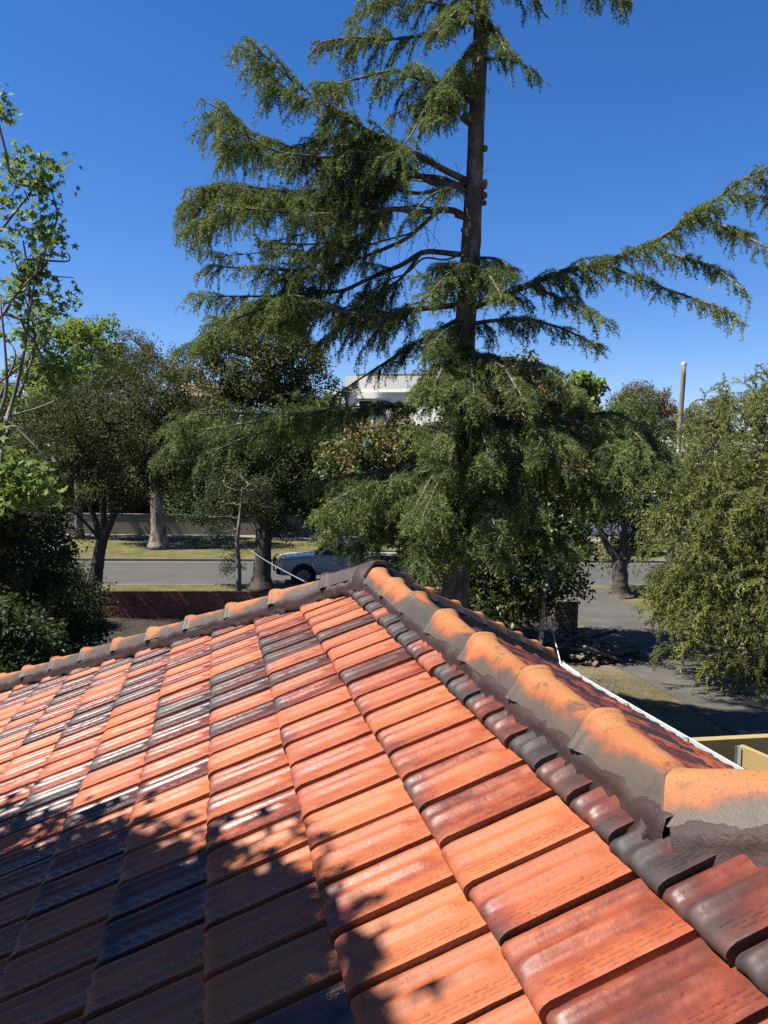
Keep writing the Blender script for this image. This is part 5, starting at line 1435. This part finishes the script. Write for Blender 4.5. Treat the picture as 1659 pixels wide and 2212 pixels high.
for q in range(12): mb.tube([p1+np.array([-.12+.022*q, 0, 0]), p1+np.array([-.14+.026*q, 0, .12])], .008, 5)
o = mb.build('head', M['metal_grey']); o.parent = br; o.matrix_parent_inverse = bi
p0 = gnd(1212, 1438)+ZU*.06; p1 = gnd(1250, 1466)+ZU*.06
mb = MB(); mb.tube([p0, p1], .055, 12, cap=True); o = mb.build('drain_pipe', M['plastic_white'], smooth=True); tag(o, 'short length of pale drain pipe lying on the yard', 'pipe')
# heap of dead twigs and dry grass tufts on the yard
pp = []
for px, py, n in ((1275, 1475, 90), (1300, 1490, 60)):
    for _ in range(n):
        p = gnd(px+R_.gauss(0, 22), py+R_.gauss(0, 7)); d = np.array([R_.gauss(0, .16), R_.gauss(0, .16), R_.uniform(0, .1)]); pp.append((p+ZU*.01, p+d+ZU*.02))
V, F = tubes([a for a, _ in pp], [b_ for _, b_ in pp], np.full(len(pp), .006), np.full(len(pp), .003), 4)
tag(mesh('dead_twigs', V, F, M['old_wood']), 'scattered heap of dead twigs on the dirt yard', 'twigs', kind='stuff')

# ---------------------------------------------------------------- new timber frame beside the gutter
fz = 2.02
fr = empty('pine_pergola', tuple(at(1560, 1640, 6.9)*np.array([1, 1, 0])+np.array([0, 0, .12])), 'new yellow pine pergola of beams and joists beside the white gutter', 'pergola')
fi = Matrix.Translation(-Vector(fr.location))
def beam(name, p, q, w, h, mat=None):
    p = np.asarray(p, float); q = np.asarray(q, float); d = unit(q-p); s = unit(np.cross(d, ZU)); u = np.cross(s, d)
    ln = np.linalg.norm(q-p); Mx = Matrix.Identity(4)
    for i in range(3): Mx[i][0], Mx[i][1], Mx[i][2], Mx[i][3] = d[i], s[i], u[i], ((p+q)/2)[i]
    mb = MB(); mb.box((0, 0, 0), (ln, w, h)); o = mb.build(name, mat or M['pine']); bevel(o, .003, 1); o.matrix_world = Mx; o.parent = fr; o.matrix_parent_inverse = fi
    return o
def onz(px, py, z):
    d = ray(px, py); return CAM + d*((z-CAMZ)/d[2])
g0 = onz(1470, 1600, fz); g1 = onz(1700, 1588, fz)
beam('beam', g0-ZU*.095, g1-ZU*.095, .045, .19)
off = unit(g1-g0); nrm_ = np.cross(ZU, off)
beam('beam', g0-ZU*.095-nrm_*.0+off*.0+np.array([0, .049, -.0]), g1+np.array([0, .049, -.095]), .045, .186)
ld0 = lp(6.1, gx-.19, fz-.09); ld1 = lp(2.6, gx-.19, fz-.09)
beam('ledger', ld0, ld1, .045, .19)
j0 = onz(1597, 1606, fz)-ZU*.095; 
dj = -E*1.0
beam('joist', j0 - nrm_*.03, j0 + dj*2.2 + np.array([.35, 0, 0]), .045, .19)
beam('joist', j0+off*.62 - nrm_*.03, j0+off*.62 + dj*2.2 + np.array([.35, 0, 0]), .045, .19)
k0 = lp(3.55, gx-.22, fz-.095)
beam('beam', k0, k0+off*2.6, .045, .19)
o = beam('joist_hanger', j0 - nrm_*.012 - off*.03+ZU*.0, j0 - nrm_*.075 - off*.03, .004, .17, M['metal_grey'])
o = beam('joist_hanger', j0 - nrm_*.027 - off*.06, j0 - nrm_*.027 + off*.06, .003, .165, M['metal_grey'])
for q in (g1+off*.0, k0+off*2.5):
    pass
for p in (g0+off*1.9, k0+off*2.3):
    mb = MB(); mb.box((p[0], p[1], (fz-.19+.12)/2), (.09, .09, fz-.19-.12)); o = mb.build('post', M['pine']); o.parent = fr; o.matrix_parent_inverse = fi

# ---------------------------------------------------------------- grass
def grass(name, label, gen, n, ln, wd):
    pos = np.array([gen() for _ in range(n)]); k = len(pos)
    V, F = blades(pos, unit(rdir(k)*.55+ZU), rdir(k), rng.uniform(.5, 1.2, k)*ln, rng.uniform(.7, 1.3, k)*wd)
    t = np.clip(.45+.25*np.sin(pos[:, 0]*.9)*np.cos(pos[:, 1]*1.3)+rng.normal(0, .2, k), 0, 1)
    tag(mesh(name, V, F, M['grass'], tint=np.repeat(t, 3)), label, 'grass', kind='stuff')
def near_g():
    while True:
        s, n = R_.uniform(-14, 16), R_.uniform(-6.0, -.2)
        if not (2.6 < s < 9.2 and n > -6) or (s > 4.9 and n > -4.8 and R_.random() < .8 and s < 9.2 and n < -1.2 and (s-4.9) > (n+4.8)*.3+1.0): return rp(s, n, .12)
grass('verge_grass', 'short dry grass on the near verge', near_g, 16000, .05, .012)
grass('far_grass', 'short dry grass on the far verge', lambda: rp(R_.uniform(-26, 24), R_.uniform(7.9, 17.5), .12), 22000, .06, .018)
def yard_g():
    p = gnd(R_.uniform(1180, 1560), R_.uniform(1440, 1620)); return p
grass('yard_grass', 'sparse dry grass on the dirt yard', yard_g, 9000, .035, .007)
